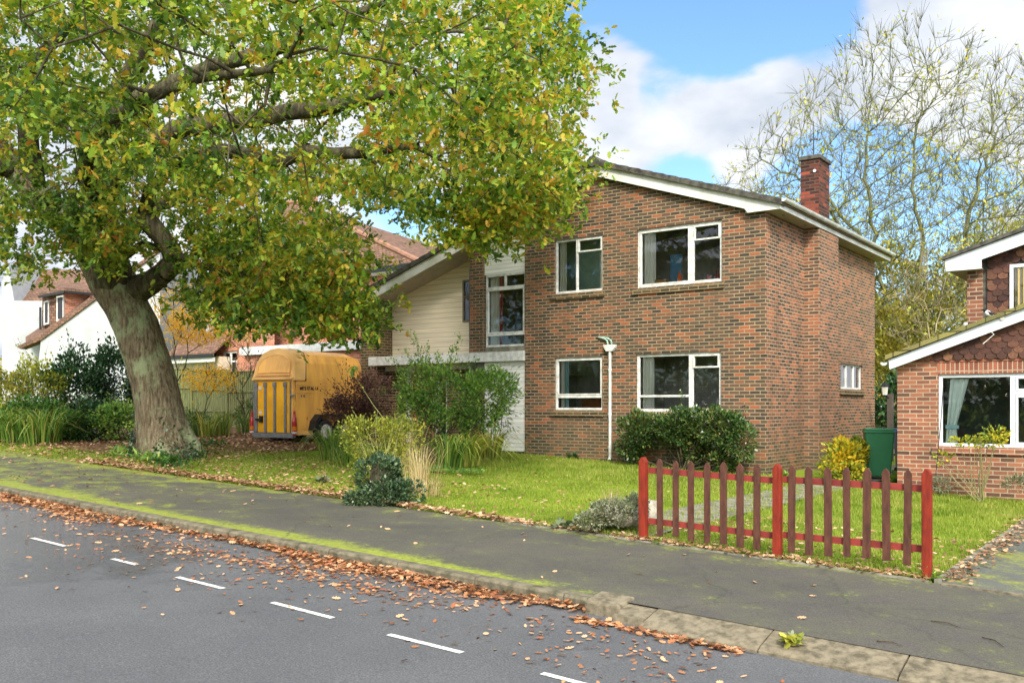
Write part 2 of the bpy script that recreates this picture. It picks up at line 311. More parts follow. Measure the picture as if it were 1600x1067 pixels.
# ------------------------------------------------------------------ mesh builder
def props(o, label=None, cat=None, group=None, kind=None):
    for k, v in (('label', label), ('category', cat), ('group', group), ('kind', kind)):
        if v: o[k] = v
    return o
def empty(name, loc, label, cat, group=None, rz=0):
    o = bpy.data.objects.new(name, None); COL.objects.link(o); o.location = loc; o.rotation_euler = (0, 0, rz); o.empty_display_size = .2
    bpy.context.view_layer.update()
    return props(o, label, cat, group)
class MB:
    def __init__(s): s.v = []; s.f = []; s.smooth = False; s.off = Vector((0, 0, 0)); s.fm = []
    def poly(s, pts):
        i = len(s.v); s.v += [Vector(p) for p in pts]; s.f.append(tuple(range(i, i + len(pts)))); return s
    def prism(s, pts, d):
        """extrude polygon pts along vector d"""
        d = Vector(d); n = len(pts); P = [Vector(p) for p in pts]; i = len(s.v)
        s.v += P + [p + d for p in P]
        nrm = Vector((0, 0, 0))
        for k in range(n): nrm += P[k].cross(P[(k+1) % n])
        a = tuple(range(i, i+n)); c = tuple(range(i+n, i+2*n))
        if nrm.dot(d) > 0: s.f += [a[::-1], c]
        else: s.f += [a, c[::-1]]
        for k in range(n):
            q = (i+k, i+(k+1) % n, i+n+(k+1) % n, i+n+k)
            s.f.append(q if nrm.dot(d) > 0 else q[::-1])
        return s
    def box(s, x0, x1, y0, y1, z0, z1):
        return s.prism([(x0, y0, z0), (x1, y0, z0), (x1, y1, z0), (x0, y1, z0)], (0, 0, z1 - z0))
    def bevbox(s, x0, x1, y0, y1, z0, z1, c=.008):
        return s.prism([(x0+c, y0, z0), (x1-c, y0, z0), (x1, y0+c, z0), (x1, y1-c, z0), (x1-c, y1, z0), (x0+c, y1, z0), (x0, y1-c, z0), (x0, y0+c, z0)], (0, 0, z1-z0))
    def bar(s, a, b, w, h=None, up=(0, 0, 1)):
        a = Vector(a); b = Vector(b); h = h or w; d = (b - a).normalized(); u = Vector(up)
        if abs(d.dot(u)) > .98: u = Vector((1, 0, 0))
        r = d.cross(u).normalized(); u = r.cross(d)
        return s.prism([a + r*sx*w/2 + u*sy*h/2 for sx, sy in ((-1, -1), (1, -1), (1, 1), (-1, 1))], b - a)
    def tube(s, pts, radii, n=8, cap=True, wob=0, flat=None):
        P = [Vector(p) for p in pts]
        if isinstance(radii, (int, float)): radii = [radii]*len(P)
        base = len(s.v); ref = Vector((.13, .97, .2)).normalized(); fr = None
        for k, p in enumerate(P):
            d = (P[min(k+1, len(P)-1)] - P[max(k-1, 0)]).normalized()
            if fr is None:
                fr = d.cross(ref).normalized() if abs(d.dot(ref)) < .95 else d.cross(Vector((1, 0, 0))).normalized()
            fr = (fr - d*fr.dot(d)).normalized(); g = d.cross(fr)
            for j in range(n):
                a = 2*math.pi*j/n; rr = radii[k]*(1 + (random.uniform(-wob, wob) if wob else 0))
                s.v.append(p + (fr*math.cos(a) + g*math.sin(a))*rr)
        for k in range(len(P)-1):
            for j in range(n):
                a = base+k*n+j; b_ = base+k*n+(j+1) % n
                s.f.append((a, b_, b_+n, a+n))
        if cap:
            s.f.append(tuple(base+j for j in range(n))[::-1]); e = base+(len(P)-1)*n; s.f.append(tuple(e+j for j in range(n)))
        return s
    def lathe(s, c, prof, n=16, axis='z'):
        """prof list of (r, h)"""
        c = Vector(c); base = len(s.v)
        for r_, h in prof:
            for j in range(n):
                a = 2*math.pi*j/n; x, y = r_*math.cos(a), r_*math.sin(a)
                s.v.append(c + (Vector((x, y, h)) if axis == 'z' else Vector((h, x, y)) if axis == 'x' else Vector((y, h, x))))
        for k in range(len(prof)-1):
            for j in range(n):
                a = base+k*n+j; b_ = base+k*n+(j+1) % n; s.f.append((a, b_, b_+n, a+n))
        s.f.append(tuple(base+j for j in range(n))[::-1]); e = base+(len(prof)-1)*n; s.f.append(tuple(e+j for j in range(n)))
        return s
    def build(s, name, m, parent=None, smooth=False, bevel=0, **kw):
        me = bpy.data.meshes.new(name); off = parent_origin(parent)
        V = [v - off for v in s.v]
        me.from_pydata([tuple(v) for v in V], [], s.f)
        ms_ = m if isinstance(m, (list, tuple)) else [m]
        for mm in ms_: me.materials.append(mm)
        if len(s.fm) == len(s.f): me.polygons.foreach_set('material_index', s.fm)
        uv = me.uv_layers.new(name='UVMap'); Z = Vector((0, 0, 1))
        me.update()
        for p in me.polygons:
            n = p.normal
            tt = Vector((1, 0, 0)) if abs(n.z) > .999 else Z.cross(n).normalized()
            bb = n.cross(tt)
            for li, vi in zip(p.loop_indices, p.vertices):
                q = s.v[vi]; uv.data[li].uv = (q.dot(tt), q.dot(bb))
        if smooth: me.polygons.foreach_set('use_smooth', [True]*len(me.polygons))
        o = bpy.data.objects.new(name, me); COL.objects.link(o)
        if parent: o.parent = parent
        if bevel:
            bm_ = o.modifiers.new('bevel', 'BEVEL'); bm_.width = bevel; bm_.segments = 2; bm_.limit_method = 'ANGLE'
        return props(o, **kw)
def parent_origin(p):
    o = Vector((0, 0, 0))
    while p is not None: o += p.location; p = p.parent
    return o
def np_mesh(name, V, F, m, parent=None, smooth=False, **kw):
    """V (N,3) float, F (M,k) int"""
    off = np.array(parent_origin(parent)); V = np.asarray(V, dtype=np.float32) - off.astype(np.float32)
    me = bpy.data.meshes.new(name); M_, k = F.shape
    me.vertices.add(len(V)); me.vertices.foreach_set('co', V.ravel())
    me.loops.add(M_*k); me.loops.foreach_set('vertex_index', F.astype(np.int32).ravel())
    me.polygons.add(M_); me.polygons.foreach_set('loop_start', np.arange(0, M_*k, k, dtype=np.int32))
    me.update(calc_edges=True); me.materials.append(m)
    if smooth: me.polygons.foreach_set('use_smooth', np.ones(M_, dtype=bool))
    o = bpy.data.objects.new(name, me); COL.objects.link(o)
    if parent: o.parent = parent
    return props(o, **kw)

OAK = np.array([(0, 0, 0), (.22, .20, .03), (.30, .11, .01), (.47, .30, .05), (.56, .15, .02), (.76, .24, .05), (1, 0, -.02),
                (.76, -.24, .05), (.56, -.15, .02), (.47, -.30, .05), (.30, -.11, .01), (.22, -.20, .03)])
OVAL = np.array([(0, 0, 0), (.3, .24, .05), (.7, .2, .04), (1, 0, -.03), (.7, -.2, .04), (.3, -.24, .05)])
DIAM = np.array([(0, 0, 0), (.45, .25, .04), (1, 0, 0), (.45, -.25, .04)])
BLADE = np.array([(0, .035, 0), (.0, -.035, 0), (1, 0, 0)])
LANCE = np.array([(0, 0, 0), (.35, .11, .03), (1, 0, -.10), (.35, -.11, .03)])
def rand_dirs(n, rng=RNG):
    d = rng.normal(size=(n, 3)); return d / np.linalg.norm(d, axis=1, keepdims=True)
def leaves(P, size, shape=OAK, dirs=None, up=.5, droop=0, rng=RNG, var=.3):
    """P (n,3) leaf stems -> verts, faces. dirs = axis direction, up = pull of the leaf normal to the sky"""
    n = len(P); a = rand_dirs(n, rng) if dirs is None else dirs + rng.normal(size=(n, 3))*.45
    a[:, 2] -= droop; a /= np.linalg.norm(a, axis=1, keepdims=True)
    nr = rand_dirs(n, rng); nr[:, 2] = np.abs(nr[:, 2]) + up
    b_ = np.cross(nr, a); b_ /= np.linalg.norm(b_, axis=1, keepdims=True) + 1e-9; c = np.cross(a, b_)
    s = size * (1 + rng.uniform(-var, var, n))
    V = P[:, None, :] + s[:, None, None]*(shape[None, :, 0:1]*a[:, None, :] + shape[None, :, 1:2]*b_[:, None, :] + shape[None, :, 2:3]*c[:, None, :])
    k = len(shape); F = np.arange(n*k).reshape(n, k)
    return V.reshape(-1, 3), F
def join(parts):
    Vs, Fs, o = [], [], 0
    for V, F in parts: Vs.append(V); Fs.append(F + o); o += len(V)
    return np.concatenate(Vs), np.concatenate(Fs)
def frusta(A, B, ra, rb, n=4):
    """many tapering sticks at once"""
    d = B - A; d /= np.linalg.norm(d, axis=1, keepdims=True) + 1e-9
    ref = np.where(np.abs(d[:, 2:3]) > .9, np.array([[1., 0, 0]]), np.array([[0, 0, 1.]]))
    u = np.cross(d, ref); u /= np.linalg.norm(u, axis=1, keepdims=True); v = np.cross(d, u)
    ang = np.arange(n)*2*np.pi/n; ring = np.cos(ang)[None, :, None]*u[:, None, :] + np.sin(ang)[None, :, None]*v[:, None, :]
    V = np.concatenate([A[:, None]+ring*ra[:, None, None], B[:, None]+ring*rb[:, None, None]], axis=1)
    m_ = len(A); base = np.arange(m_)[:, None]*2*n; F = []
    for j in range(n):
        k = (j+1) % n; F.append(np.stack([base[:, 0]+j, base[:, 0]+k, base[:, 0]+n+k, base[:, 0]+n+j], axis=1))
    return V.reshape(-1, 3), np.concatenate(F)

# space colonisation: grows a branch skeleton towards a cloud of points
def grow(nodes, parents, attr, step=.4, infl=3.0, kill=.5, iters=90, trop=(0, 0, .1)):
    P = [np.array(p, float) for p in nodes]; par = list(parents)
    A = np.array(attr, float); alive = np.ones(len(A), bool); arr = np.array(P)
    d = np.linalg.norm(A[:, None, :] - arr[None, :, :], axis=2) if len(arr) < 400 else None
    near = d.argmin(1); nd = d.min(1); trop = np.array(trop)
    for it in range(iters):
        idx = np.where(alive & (nd < infl + (8 if it < 8 else 0)))[0]
        if len(idx) == 0: break
        new = []
        order = np.argsort(near[idx]); idx = idx[order]; nn, st = np.unique(near[idx], return_index=True); st = list(st) + [len(idx)]
        for q, nid in enumerate(nn):
            ii = idx[st[q]:st[q+1]]; v = A[ii] - P[nid]; v /= np.linalg.norm(v, axis=1, keepdims=True)+1e-9; v = v.mean(0)
            v += trop + RNG.normal(size=3)*.12; v /= np.linalg.norm(v)+1e-9
            new.append((P[nid] + v*step, nid))
        for p, nid in new:
            P.append(p); par.append(int(nid)); k = len(P)-1
            dd = np.linalg.norm(A - p, axis=1); c = dd < nd; nd[c] = dd[c]; near[c] = k
        alive &= nd > kill
    return np.array(P), np.array(par)
def radii(par, tip=.006, ex=2.2, n=None):
    n = len(par); r = np.zeros(n); ch = np.zeros(n)
    for i in range(n-1, -1, -1):
        r[i] = max(r[i], tip**ex) if ch[i] == 0 else r[i]
        if par[i] >= 0: r[par[i]] += r[i]; ch[par[i]] += 1
    return r**(1/ex), ch

# ------------------------------------------------------------------ ground, road, pavement
def sheet(name, xs, ys, off, m, kind='structure', wob=None):
    V, F = [], []
    for j, y in enumerate(ys):
        for i, x in enumerate(xs): V.append((x, y, gz(x) + (off(x, y) if callable(off) else off)))
    nx = len(xs)
    for j in range(len(ys)-1):
        for i in range(nx-1): a = j*nx+i; F.append((a, a+1, a+nx+1, a+nx))
    o = MB(); o.v = [Vector(v) for v in V]; o.f = F
    return o.build(name, m, kind=kind)
far = [-400, -200, -100, -60, -45, -30, -20, -12, -6, 0, 6, 12, 20, 30, 60, 120, 300]
sheet('ground', far, [-300, -100, -50, -24, -12.3, -12.1, -9.3, -5, 0, 10, 25, 60, 150, 400, 900], lambda x, y: -.35 if -22 < y < -12.05 or y == -24 else -.012, M_lawn)
sheet('road', [-400, -45, -20, -10, 0, 10, 20, 30, 300], [-19.4, -16, -12.12], -.10, M_road)
sheet('far_pavement', [-400, -45, -10, 10, 30, 300], [-22, -19.55], 0, M_pave)
M_far = sheet('far_kerb', [-400, -45, 30, 300], [-19.55, -19.35], .005, M_kerb)
pts = [-60, -45] + [-20 + i*.5 for i in range(60)] + [30, 60]
sheet('pavement', pts, [-12.0, -9.34], .006, M_pave)
# garden path and neighbour's driveway
sheet('garden_path', [1.15, 1.6, 2.05], [-9.34, -6, -3, 0, 6], .012, M_concrete)
sheet('driveway', [5.22, 6.5, 9, 14], [-9.34, -4, -.7], .010, M_drive)
sheet('gravel_drive', [-19, -16, -13, -10.6, -9.6], [-8.0, -7, -5, -3, 0, 6], .008, M_earth)
kb = MB()
x = -30.
while x < 3.15:                                   # upright kerb stones
    x2 = min(x + .915, 3.15)
    a = .006 if x2 < 3.1 else 0
    kb.prism([(x+.006, -12.125, gz(x)-.14), (x2-a, -12.125, gz(x2)-.14), (x2-a, -12.125, gz(x2)-.012), (x2-a, -12.108, gz(x2)+.008), (x+.006, -12.108, gz(x)+.008), (x+.006, -12.125, gz(x)-.012)], (0, .108+.006, 0))
    x = x2
kb.build('kerb', M_kerb, kind='structure')
kb = MB()
x = 3.72
while x < 16:                                     # dropped kerb in front of the drive
    x2 = x + .915
    kb.prism([(x+.008, -12.30, gz(x)-.13), (x+.008, -12.30, gz(x)-.082), (x+.008, -12.25, gz(x)-.060), (x+.008, -11.99, gz(x)+.002), (x+.008, -11.99, gz(x)-.13)],
             (x2-x-.012, 0, gz(x2)-gz(x)))
    x = x2
kb.build('dropped_kerb', M_kerb_pale, kind='structure')
kb = MB(); g = gz(3.3)
kb.prism([(3.16, -12.17, g-.13), (3.16, -12.17, g+.012), (3.16, -11.90, g+.045), (3.16, -11.90, g-.13)], (.30, .03, -.02))
kb.build('kerb_stone', M_kerb_pale, bevel=.02, label='pale broken kerb stone end standing proud beside a heap of brown leaves', cat='kerb stone')
kb = MB(); kb.prism([(3.46, -12.24, g-.13), (3.46, -12.22, g-.055), (3.46, -11.98, g-.012), (3.46, -11.98, g-.13)], (.255, -.01, -.012))
kb.build('kerb_ramp', M_kerb_pale, kind='structure')
# edging strips
MB().prism([(.3, -9.36, gz(.3)-.05), (5.1, -9.36, gz(5.1)-.05), (5.1, -9.36, gz(5.1)+.022), (.3, -9.36, gz(.3)+.022)], (0, .05, 0)).build('path_edging', M_concrete, kind='structure')
MB().prism([(5.14, -9.3, gz(5.1)-.05), (5.20, -9.3, gz(5.1)-.05), (5.20, -9.3, gz(5.1)+.035), (5.14, -9.3, gz(5.1)+.035)], (0, 8.4, 0)).build('lawn_edging', M_concrete, kind='structure')
MB().prism([(5.22, -9.40, gz(5.2)-.05), (14, -9.40, gz(14)-.05), (14, -9.40, gz(14)+.02), (5.22, -9.40, gz(5.2)+.02)], (0, .07, 0)).build('drive_threshold', M_kerb_pale, kind='structure')
# parking bay dashes
k = 0
for i in range(-3, 9):
    if not 2 <= i <= 7: continue
    (ax_, ay_), (bx__, by_) = (((50, 840), (102, 853)), ((176, 872.5), (214, 882)), ((277, 901), (349, 919)), ((425, 940.5), (520, 965)), ((607, 990.5), (722, 1019)), ((847, 1051), (985, 1087)))[i-2]
    p_, q_ = onG(ax_, ay_, -.096), onG(bx__, by_, -.096); x0, x1, y, y1_ = p_.x, q_.x, p_.y, q_.y
    mk = MB().poly([(x0, y-.028, gz(x0)-.095), (x1, y1_-.028, gz(x1)-.095), (x1, y1_+.028, gz(x1)-.095), (x0, y+.028, gz(x0)-.095)])
    mk.build('road_marking', M_mark, kind='structure')

# ------------------------------------------------------------------ wall with openings
def wall(mb, x0, x1, zb, top, y, holes=(), rev=.12, axis='x', breaks=()):
    """vertical wall in plane y (axis 'x') or plane x=y (axis 'y', facing +x). top: function of the running coordinate"""
    def P(s, z, d=0): return (s, y + d, z) if axis == 'x' else (y - d, s, z)
    xs = sorted({x0, x1, *[h[0] for h in holes], *[h[1] for h in holes], *breaks})
    xs = [v for v in xs if x0 <= v <= x1]
    for a, b_ in zip(xs, xs[1:]):
        hs = sorted([h for h in holes if h[0] < (a+b_)/2 < h[1]], key=lambda h: h[2])
        za = zb
        for h in hs:
            mb.poly([P(a, za), P(b_, za), P(b_, h[2]), P(a, h[2])]); za = h[3]
        mb.poly([P(a, za), P(b_, za), P(b_, top(b_)), P(a, top(a))])
    for h in holes:
        a, b_, c, d_ = h
        mb.poly([P(a, c), P(a, c, rev), P(a, d_, rev), P(a, d_)]); mb.poly([P(b_, c, rev), P(b_, c), P(b_, d_), P(b_, d_, rev)])
        mb.poly([P(a, d_), P(a, d_, rev), P(b_, d_, rev), P(b_, d_)]); mb.poly([P(a, c, rev), P(a, c), P(b_, c), P(b_, c, rev)])

def curtain(parent, P, s0, s1, z0, z1, d, m, name='curtain'):
    n = max(8, int(abs(s1-s0)*60)); mb = MB(); pr = None
    for i in range(n+1):
        s = s0 + (s1-s0)*i/n; dd = d + .025*math.sin(i*1.35) + .008*math.sin(i*3.1)
        if pr is not None: mb.poly([P(pr[0], z0, pr[1]), P(s, z0, dd), P(s, z1, dd), P(pr[0], z1, pr[1])])
        pr = (s, dd)
    return mb.build(name, m, parent, smooth=False)
def window(house, x0, x1, z0, z1, y, axis='x', fr=.055, setback=.05, bars=(), curtains=(), m=None, sill=None, room=1.8, roommat=None, label=None, casements=()):
    """bars: ('v', s, za, zb) or ('h', z, sa, sb)"""
    m = m or M_oldwhite
    def P(s, z, d=0): return (s, y + d, z) if axis == 'x' else (y - d, s, z)
    mb = MB()
    def bx(a, b_, c, d_, d0, d1):
        mb.prism([P(a, c, d0), P(b_, c, d0), P(b_, d_, d0), P(a, d_, d0)], (0, d1-d0, 0) if axis == 'x' else (-(d1-d0), 0, 0))
    S = setback; e = .002
    bx(x0+e, x0+fr, z0+e, z1-e, S, S+.07); bx(x1-fr, x1-e, z0+e, z1-e, S, S+.07)
    bx(x0+fr, x1-fr, z1-fr, z1-e, S+.001, S+.07); bx(x0+fr, x1-fr, z0+e, z0+fr, S-.012, S+.07)
    for b_ in bars:
        w_ = b_[4] if len(b_) > 4 else .05
        if b_[0] == 'v': bx(b_[1]-w_/2, b_[1]+w_/2, b_[2], b_[3], S-.006, S+.06)
        else: bx(b_[2], b_[3], b_[1]-w_/2, b_[1]+w_/2, S-.010, S+.055)
    for (a, b_, c, d_) in casements:                     # opening lights: a second thinner frame standing proud
        q = .035
        bx(a, a+q, c, d_, S-.016, S+.05); bx(b_-q, b_, c, d_, S-.016, S+.05); bx(a+q, b_-q, d_-q, d_, S-.015, S+.05); bx(a+q, b_-q, c, c+q, S-.015, S+.05)
    w_ = mb.build('window', m, house, bevel=.004, label=label)
    MB().poly([P(x0+.02, z0+.02, S+.035), P(x1-.02, z0+.02, S+.035), P(x1-.02, z1-.02, S+.035), P(x0+.02, z1-.02, S+.035)]).build('pane', M_glass, w_)
    for c in curtains:
        curtain(w_, P, c[0], c[1], c[4] if len(c) > 4 else z0+.03, c[5] if len(c) > 5 else z1-.03, c[3] if len(c) > 3 else S+.11, c[2])
    if sill:
        ms_, prj, h = sill
        sb = MB(); a, b_ = x0-.10, x1+.06
        sb.prism([P(a, z0-.001, S-.02), P(a, z0-.03, -prj), P(a, z0-h, -prj), P(a, z0-h, .03), P(a, z0-.001, .03)] if False else
                 [P(a, z0-.004, .045), P(a, z0-.035, -prj), P(a, z0-h, -prj), P(a, z0-h, .0)], Vector(P(b_, 0)) - Vector(P(a, 0)))
        sb.build('sill', ms_, w_)
    if room:
        q = .6; r0 = S+.08; rb = MB()
        a, b_, c, d_ = x0-q, x1+q, z0-.7, z1+.25
        rb.poly([P(a, c, room+r0), P(b_, c, room+r0), P(b_, d_, room+r0), P(a, d_, room+r0)])
        rb.poly([P(a, c, r0), P(b_, c, r0), P(b_, c, room+r0), P(a, c, room+r0)]); rb.poly([P(a, d_, r0), P(b_, d_, r0), P(b_, d_, room+r0), P(a, d_, room+r0)])
        rb.poly([P(a, c, r0), P(a, d_, r0), P(a, d_, room+r0), P(a, c, room+r0)]); rb.poly([P(b_, c, r0), P(b_, d_, r0), P(b_, d_, room+r0), P(b_, c, room+r0)])
        rb.build('room', roommat or M_room, w_)
    return w_

# ------------------------------------------------------------------ main house
H = empty('brick_house', (0, 0, 0), 'dark multi-brick two storey house with low gable roof, cream boarded wing and white windows', 'house')
SL = .333; AX = -4.0
def fbot(x): return 6.66 - SL*abs(x - AX)          # underside of the fascia / verge
def ftop(x): return fbot(x) + .27
W1 = (-5.17, -3.85, 4.05, 5.325); W2 = (-2.97, -.95, 4.03, 5.33); W3 = (-5.17, -3.86, 1.31, 2.55); W4 = (-2.99, -.97, 1.28, 2.56)
mb = MB(); wall(mb, -6.03, 0, -.6, lambda x: fbot(x)+.05, 0, (W1, W2, W3, W4), breaks=(AX,))
mb.build('front_wall', M_brick, H)
W5 = (5.03, 6.94, 1.83, 2.47)
mb = MB(); wall(mb, 0, 2.33, -.6, lambda s: 5.39, 0, (), axis='y'); wall(mb, 3.72, 8.1, -.6, lambda s: 5.39, 0, (W5,), axis='y')
mb.poly([(0, 8.1, -.6), (-11.6, 8.1, -.6), (-11.6, 8.1, fbot(-11.6)), (AX, 8.1, 6.7), (0, 8.1, 5.39)])
mb.poly([(-11.6, 8.1, -.6), (-11.6, 1, -.6), (-11.6, 1, fbot(-11.6)), (-11.6, 8.1, fbot(-11.6))])
mb.build('side_wall', M_brick_side, H)
mb = MB(); mb.poly([(0, 2.33, -.6), (.34, 2.33, -.6), (.34, 2.33, 5.36), (0, 2.33, 5.36)]); mb.poly([(.34, 2.33, -.6), (.34, 3.72, -.6), (.34, 3.72, 5.36), (.34, 2.33, 5.36)])
mb.poly([(.34, 3.72, -.6), (0, 3.72, -.6), (0, 3.72, 5.36), (.34, 3.72, 5.36)])
mb.build('chimney_breast', M_brick_side, H)
# chimney stack
ch = MB().box(-.10, .31, 2.40, 3.14, 5.45, 6.93).build('chimney', M_chim, H)
MB().box(-.14, .35, 2.36, 3.18, 6.93, 7.02).build('chimney_cap', M_tile_dark, ch, bevel=.012)
MB().lathe((.22, 2.395, 6.66), [(.001, .0), (.035, -.0), (.035, -.02), (.001, -.02)], 10, 'y').build('vent_cap', M_white, ch)
a = MB().tube([(.06, 2.8, 7.0), (.06, 2.8, 7.62)], .013, 6); a.bar((-.02, 2.75, 7.47), (.14, 2.85, 7.49), .03); a.build('aerial', M_glassdark, ch)
MB().bar((.06, 2.8, 7.62), (.06, 2.8, 7.9), .012).build('aerial_tip', M_glassdark, ch)

# window sections
RB = M_brick_dark
def sillof(m=None): return (M_brick_dark, .05, .14)
w1 = window(H, *W1, 0, bars=(('v', -4.57, 4.10, 5.27),), casements=((-4.545, -3.89, 4.98, 5.285),), curtains=((-5.12, -4.92, M_curtain), (-4.02, -3.90, M_curtain)), sill=sillof(), room=.45, roommat=M_roomteal)
w2 = window(H, *W2, 0, fr=.065, bars=(('v', -1.66, 4.08, 5.28, .10),), casements=((-2.91, -1.71, 4.075, 5.275), (-1.615, -1.01, 4.95, 5.275)), curtains=((-2.86, -2.58, M_curtain),), sill=sillof())
w3 = window(H, *W3, 0, bars=(('h', 1.625, -5.12, -3.91, .06),), casements=((-5.125, -3.90, 1.66, 2.50),), curtains=((-5.08, -4.97, M_curtain), (-4.97, -4.85, M_curt_blue)), sill=sillof())
w4 = window(H, *W4, 0, fr=.065, bars=(('v', -1.68, 1.34, 2.50, .10), ('h', 1.625, -2.93, -1.70, .05)), casements=((-1.635, -1.03, 2.22, 2.505),), curtains=((-2.90, -2.62, M_curtain),), sill=sillof())
w5 = window(H, *W5, 0, axis='y', fr=.05, bars=(('v', 5.66, 1.87, 2.42), ('v', 6.30, 1.87, 2.42)), curtains=((5.8, 6.25, M_curt_mint, .2),), sill=(M_brick_dark, .05, .14), m=M_white, room=1.2)
# blue board, bottle, cup and clutter behind the upper right window
props(MB().bevbox(-2.40, -2.12, .50, .53, 4.12, 4.78).build('blue_board', painted('blue board paint', (.06, .18, .32)), None), 'blue board standing inside the upper right window beside the pale curtain', 'board')
b_ = MB().lathe((-2.02, .20, 4.09), [(.05, 0), (.055, .02), (.05, .16), (.02, .21), (.02, .26)], 10).build('orange_bottle', painted('orange plastic', (.85, .16, .02), .4)); props(b_, 'orange bottle on the sill inside the upper right window', 'bottle')
b_ = MB().lathe((-1.33, .20, 4.09), [(.045, 0), (.05, .10), (.04, .10), (.035, .03)], 12).build('pink_cup', painted('pink china', (.75, .25, .25), .3)); props(b_, 'small pink cup on the sill behind the right pane upstairs', 'cup')
b_ = MB().bevbox(-2.62, -2.34, .16, .30, 4.10, 4.20).build('card_box', painted('brown card', (.40, .19, .07))); props(b_, 'flat brown box on the upstairs sill by the curtain foot', 'box')
b_ = MB().tube([(-1.14, .2, 4.09), (-1.17, .2, 4.30)], .010, 6).tube([(-1.12, .2, 4.09), (-1.12, .2, 4.31)], .010, 6).lathe((-1.13, .2, 4.08), [(.045, 0), (.05, .13)], 10).build('pencil_pot', painted('dark red pot', (.25, .03, .03))); props(b_, 'dark red pot of pencils on the upstairs sill right of the pink cup', 'pot')
b_ = MB(); b_.bevbox(-4.72, -4.20, .5, .56, 1.0, 1.58); b_.bevbox(-4.72, -4.20, .5, .95, .95, 1.05); b_.bevbox(-4.70, -4.65, .5, .55, .6, .95); b_.bevbox(-4.27, -4.22, .5, .55, .6, .95)
props(b_.build('wooden_chair', painted('orange brown wood', (.30, .09, .035), .5)), 'orange brown chair back seen inside the lower left window', 'chair')

# boarded window bay left of the brick gable (plane y = .06)
PB = .06
mb = MB(); wall(mb, -7.30, -6.03, 4.67, lambda x: fbot(x)+.05, PB-.01); mb.build('upper_panel', M_cladding, H)
mb = MB(); wall(mb, -7.30, -6.03, .30, lambda x: 2.50, PB-.01); mb.build('lower_panel', M_cladding, H)
mb = MB(); mb.box(-11.1, -6.03, PB, .3, -.4, .30); mb.build('plinth', M_brick_dark, H)
window(H, -7.27, -6.035, 2.87, 4.67, PB-.03, fr=.05, setback=.03, bars=(('h', 4.33, -7.22, -6.08, .06), ('v', -6.66, 4.35, 4.62), ('h', 3.17, -7.22, -6.08, .05)),
       casements=((-7.215, -6.085, 3.20, 4.30),), curtains=((-7.20, -6.93, M_curtain), (-6.92, -6.80, M_curt_red), (-6.15, -6.10, M_curt_red)), room=1.8)
MB().box(-7.27, -6.033, PB-.02, .25, 2.76, 2.868).build('sub_sill', M_concrete, H)
mb = MB(); wall(mb, -7.73, -7.30, 2.76, lambda x: fbot(x)+.05, 0); mb.poly([(-7.73, 0, 2.76), (-7.73, 0, 5.6), (-7.73, .8, 5.6), (-7.73, .8, 2.76)]); mb.poly([(-7.30, 0, 2.76), (-7.30, .2, 2.76), (-7.30, .2, 5.6), (-7.30, 0, 5.6)])
mb.build('brick_pier', M_brick, H)
# recessed cream wall
YC = .75
cw = onY(723, 438, YC); cw2 = onY(745, 501, YC)
mb = MB(); wall(mb, -11.12, -7.73, 2.76, lambda x: fbot(x)+.1, YC, ((cw.x, cw.x+.50, cw2.z-.02, cw.z),)); mb.build('boarded_wall', M_cream, H)
window(H, cw.x, cw.x+.50, cw2.z-.02, cw.z, YC, fr=.05, setback=-.02, bars=(('h', (cw.z+cw2.z)/2+.1, cw.x+.05, cw.x+.45, .03),), m=painted('brown window paint', (.20, .17, .12)), room=.8, label='small dark framed window')
# end wall of the wing: front end and inner face
mb = MB(); mb.poly([(-11.62, 0, -.2), (-11.12, 0, -.2), (-11.12, 0, fbot(-11.12)+.04), (-11.62, 0, fbot(-11.62)+.04)])
mb.poly([(-11.12, 0, -.2), (-11.12, YC, -.2), (-11.12, YC, 4.6), (-11.12, 0, 4.6)]); mb.poly([(-11.62, 1, -.2), (-11.62, 0, -.2), (-11.62, 0, 4.15), (-11.62, 1, 4.15)])
mb.build('wing_wall', M_brick_dark, H)
# ground floor behind the canopy
mb = MB(); wall(mb, -11.12, -7.30, -.2, lambda x: 2.5, YC-.2, ((-10.35, -8.95, .3, 2.36),)); mb.poly([(-7.30, PB, -.2), (-7.30, .6, -.2), (-7.30, .6, 2.5), (-7.30, PB, 2.5)])
mb.build('porch_wall', M_brick_dark, H)
door = MB(); yd = YC-.12; door.box(-10.30, -9.40, yd, yd+.05, .32, 2.30)
for i in range(4): door.box(-10.20, -9.50, yd-.015, yd, .42+.46*i, .42+.46*i+.38)
dr = door.build('door', painted('terracotta door paint', (.42, .13, .065), .5), H, bevel=.004)
df = MB(); df.box(-10.37, -10.30, YC-.24, YC-.05, .3, 2.38); df.box(-9.40, -9.33, YC-.24, YC-.05, .3, 2.38); df.box(-10.30, -9.40, YC-.24, YC-.05, 2.30, 2.38); df.build('door_frame', M_white, dr)
MB().lathe((-9.48, yd-.02, 1.35), [(.02, 0), (.025, -.03), (.025, -.06), (.01, -.07)], 10, 'y').build('door_knob', M_steel, dr)
window(H, -9.30, -8.97, .34, 2.34, YC-.2, fr=.04, setback=.03, m=M_white, room=.6)
# canopy: white beam across the front with the flat porch roof behind it
MB().box(-11.25, -6.02, -.07, PB-.012, 2.505, 2.745).build('canopy_fascia', M_oldwhite, H, bevel=.005)
MB().box(-11.115, -7.32, PB-.010, YC-.005, 2.51, 2.74).build('porch_roof', M_soffit, H)
MB().box(-11.10, -7.6, YC-.30, YC-.205, 2.37, 2.50).build('porch_header', M_oldwhite, H)

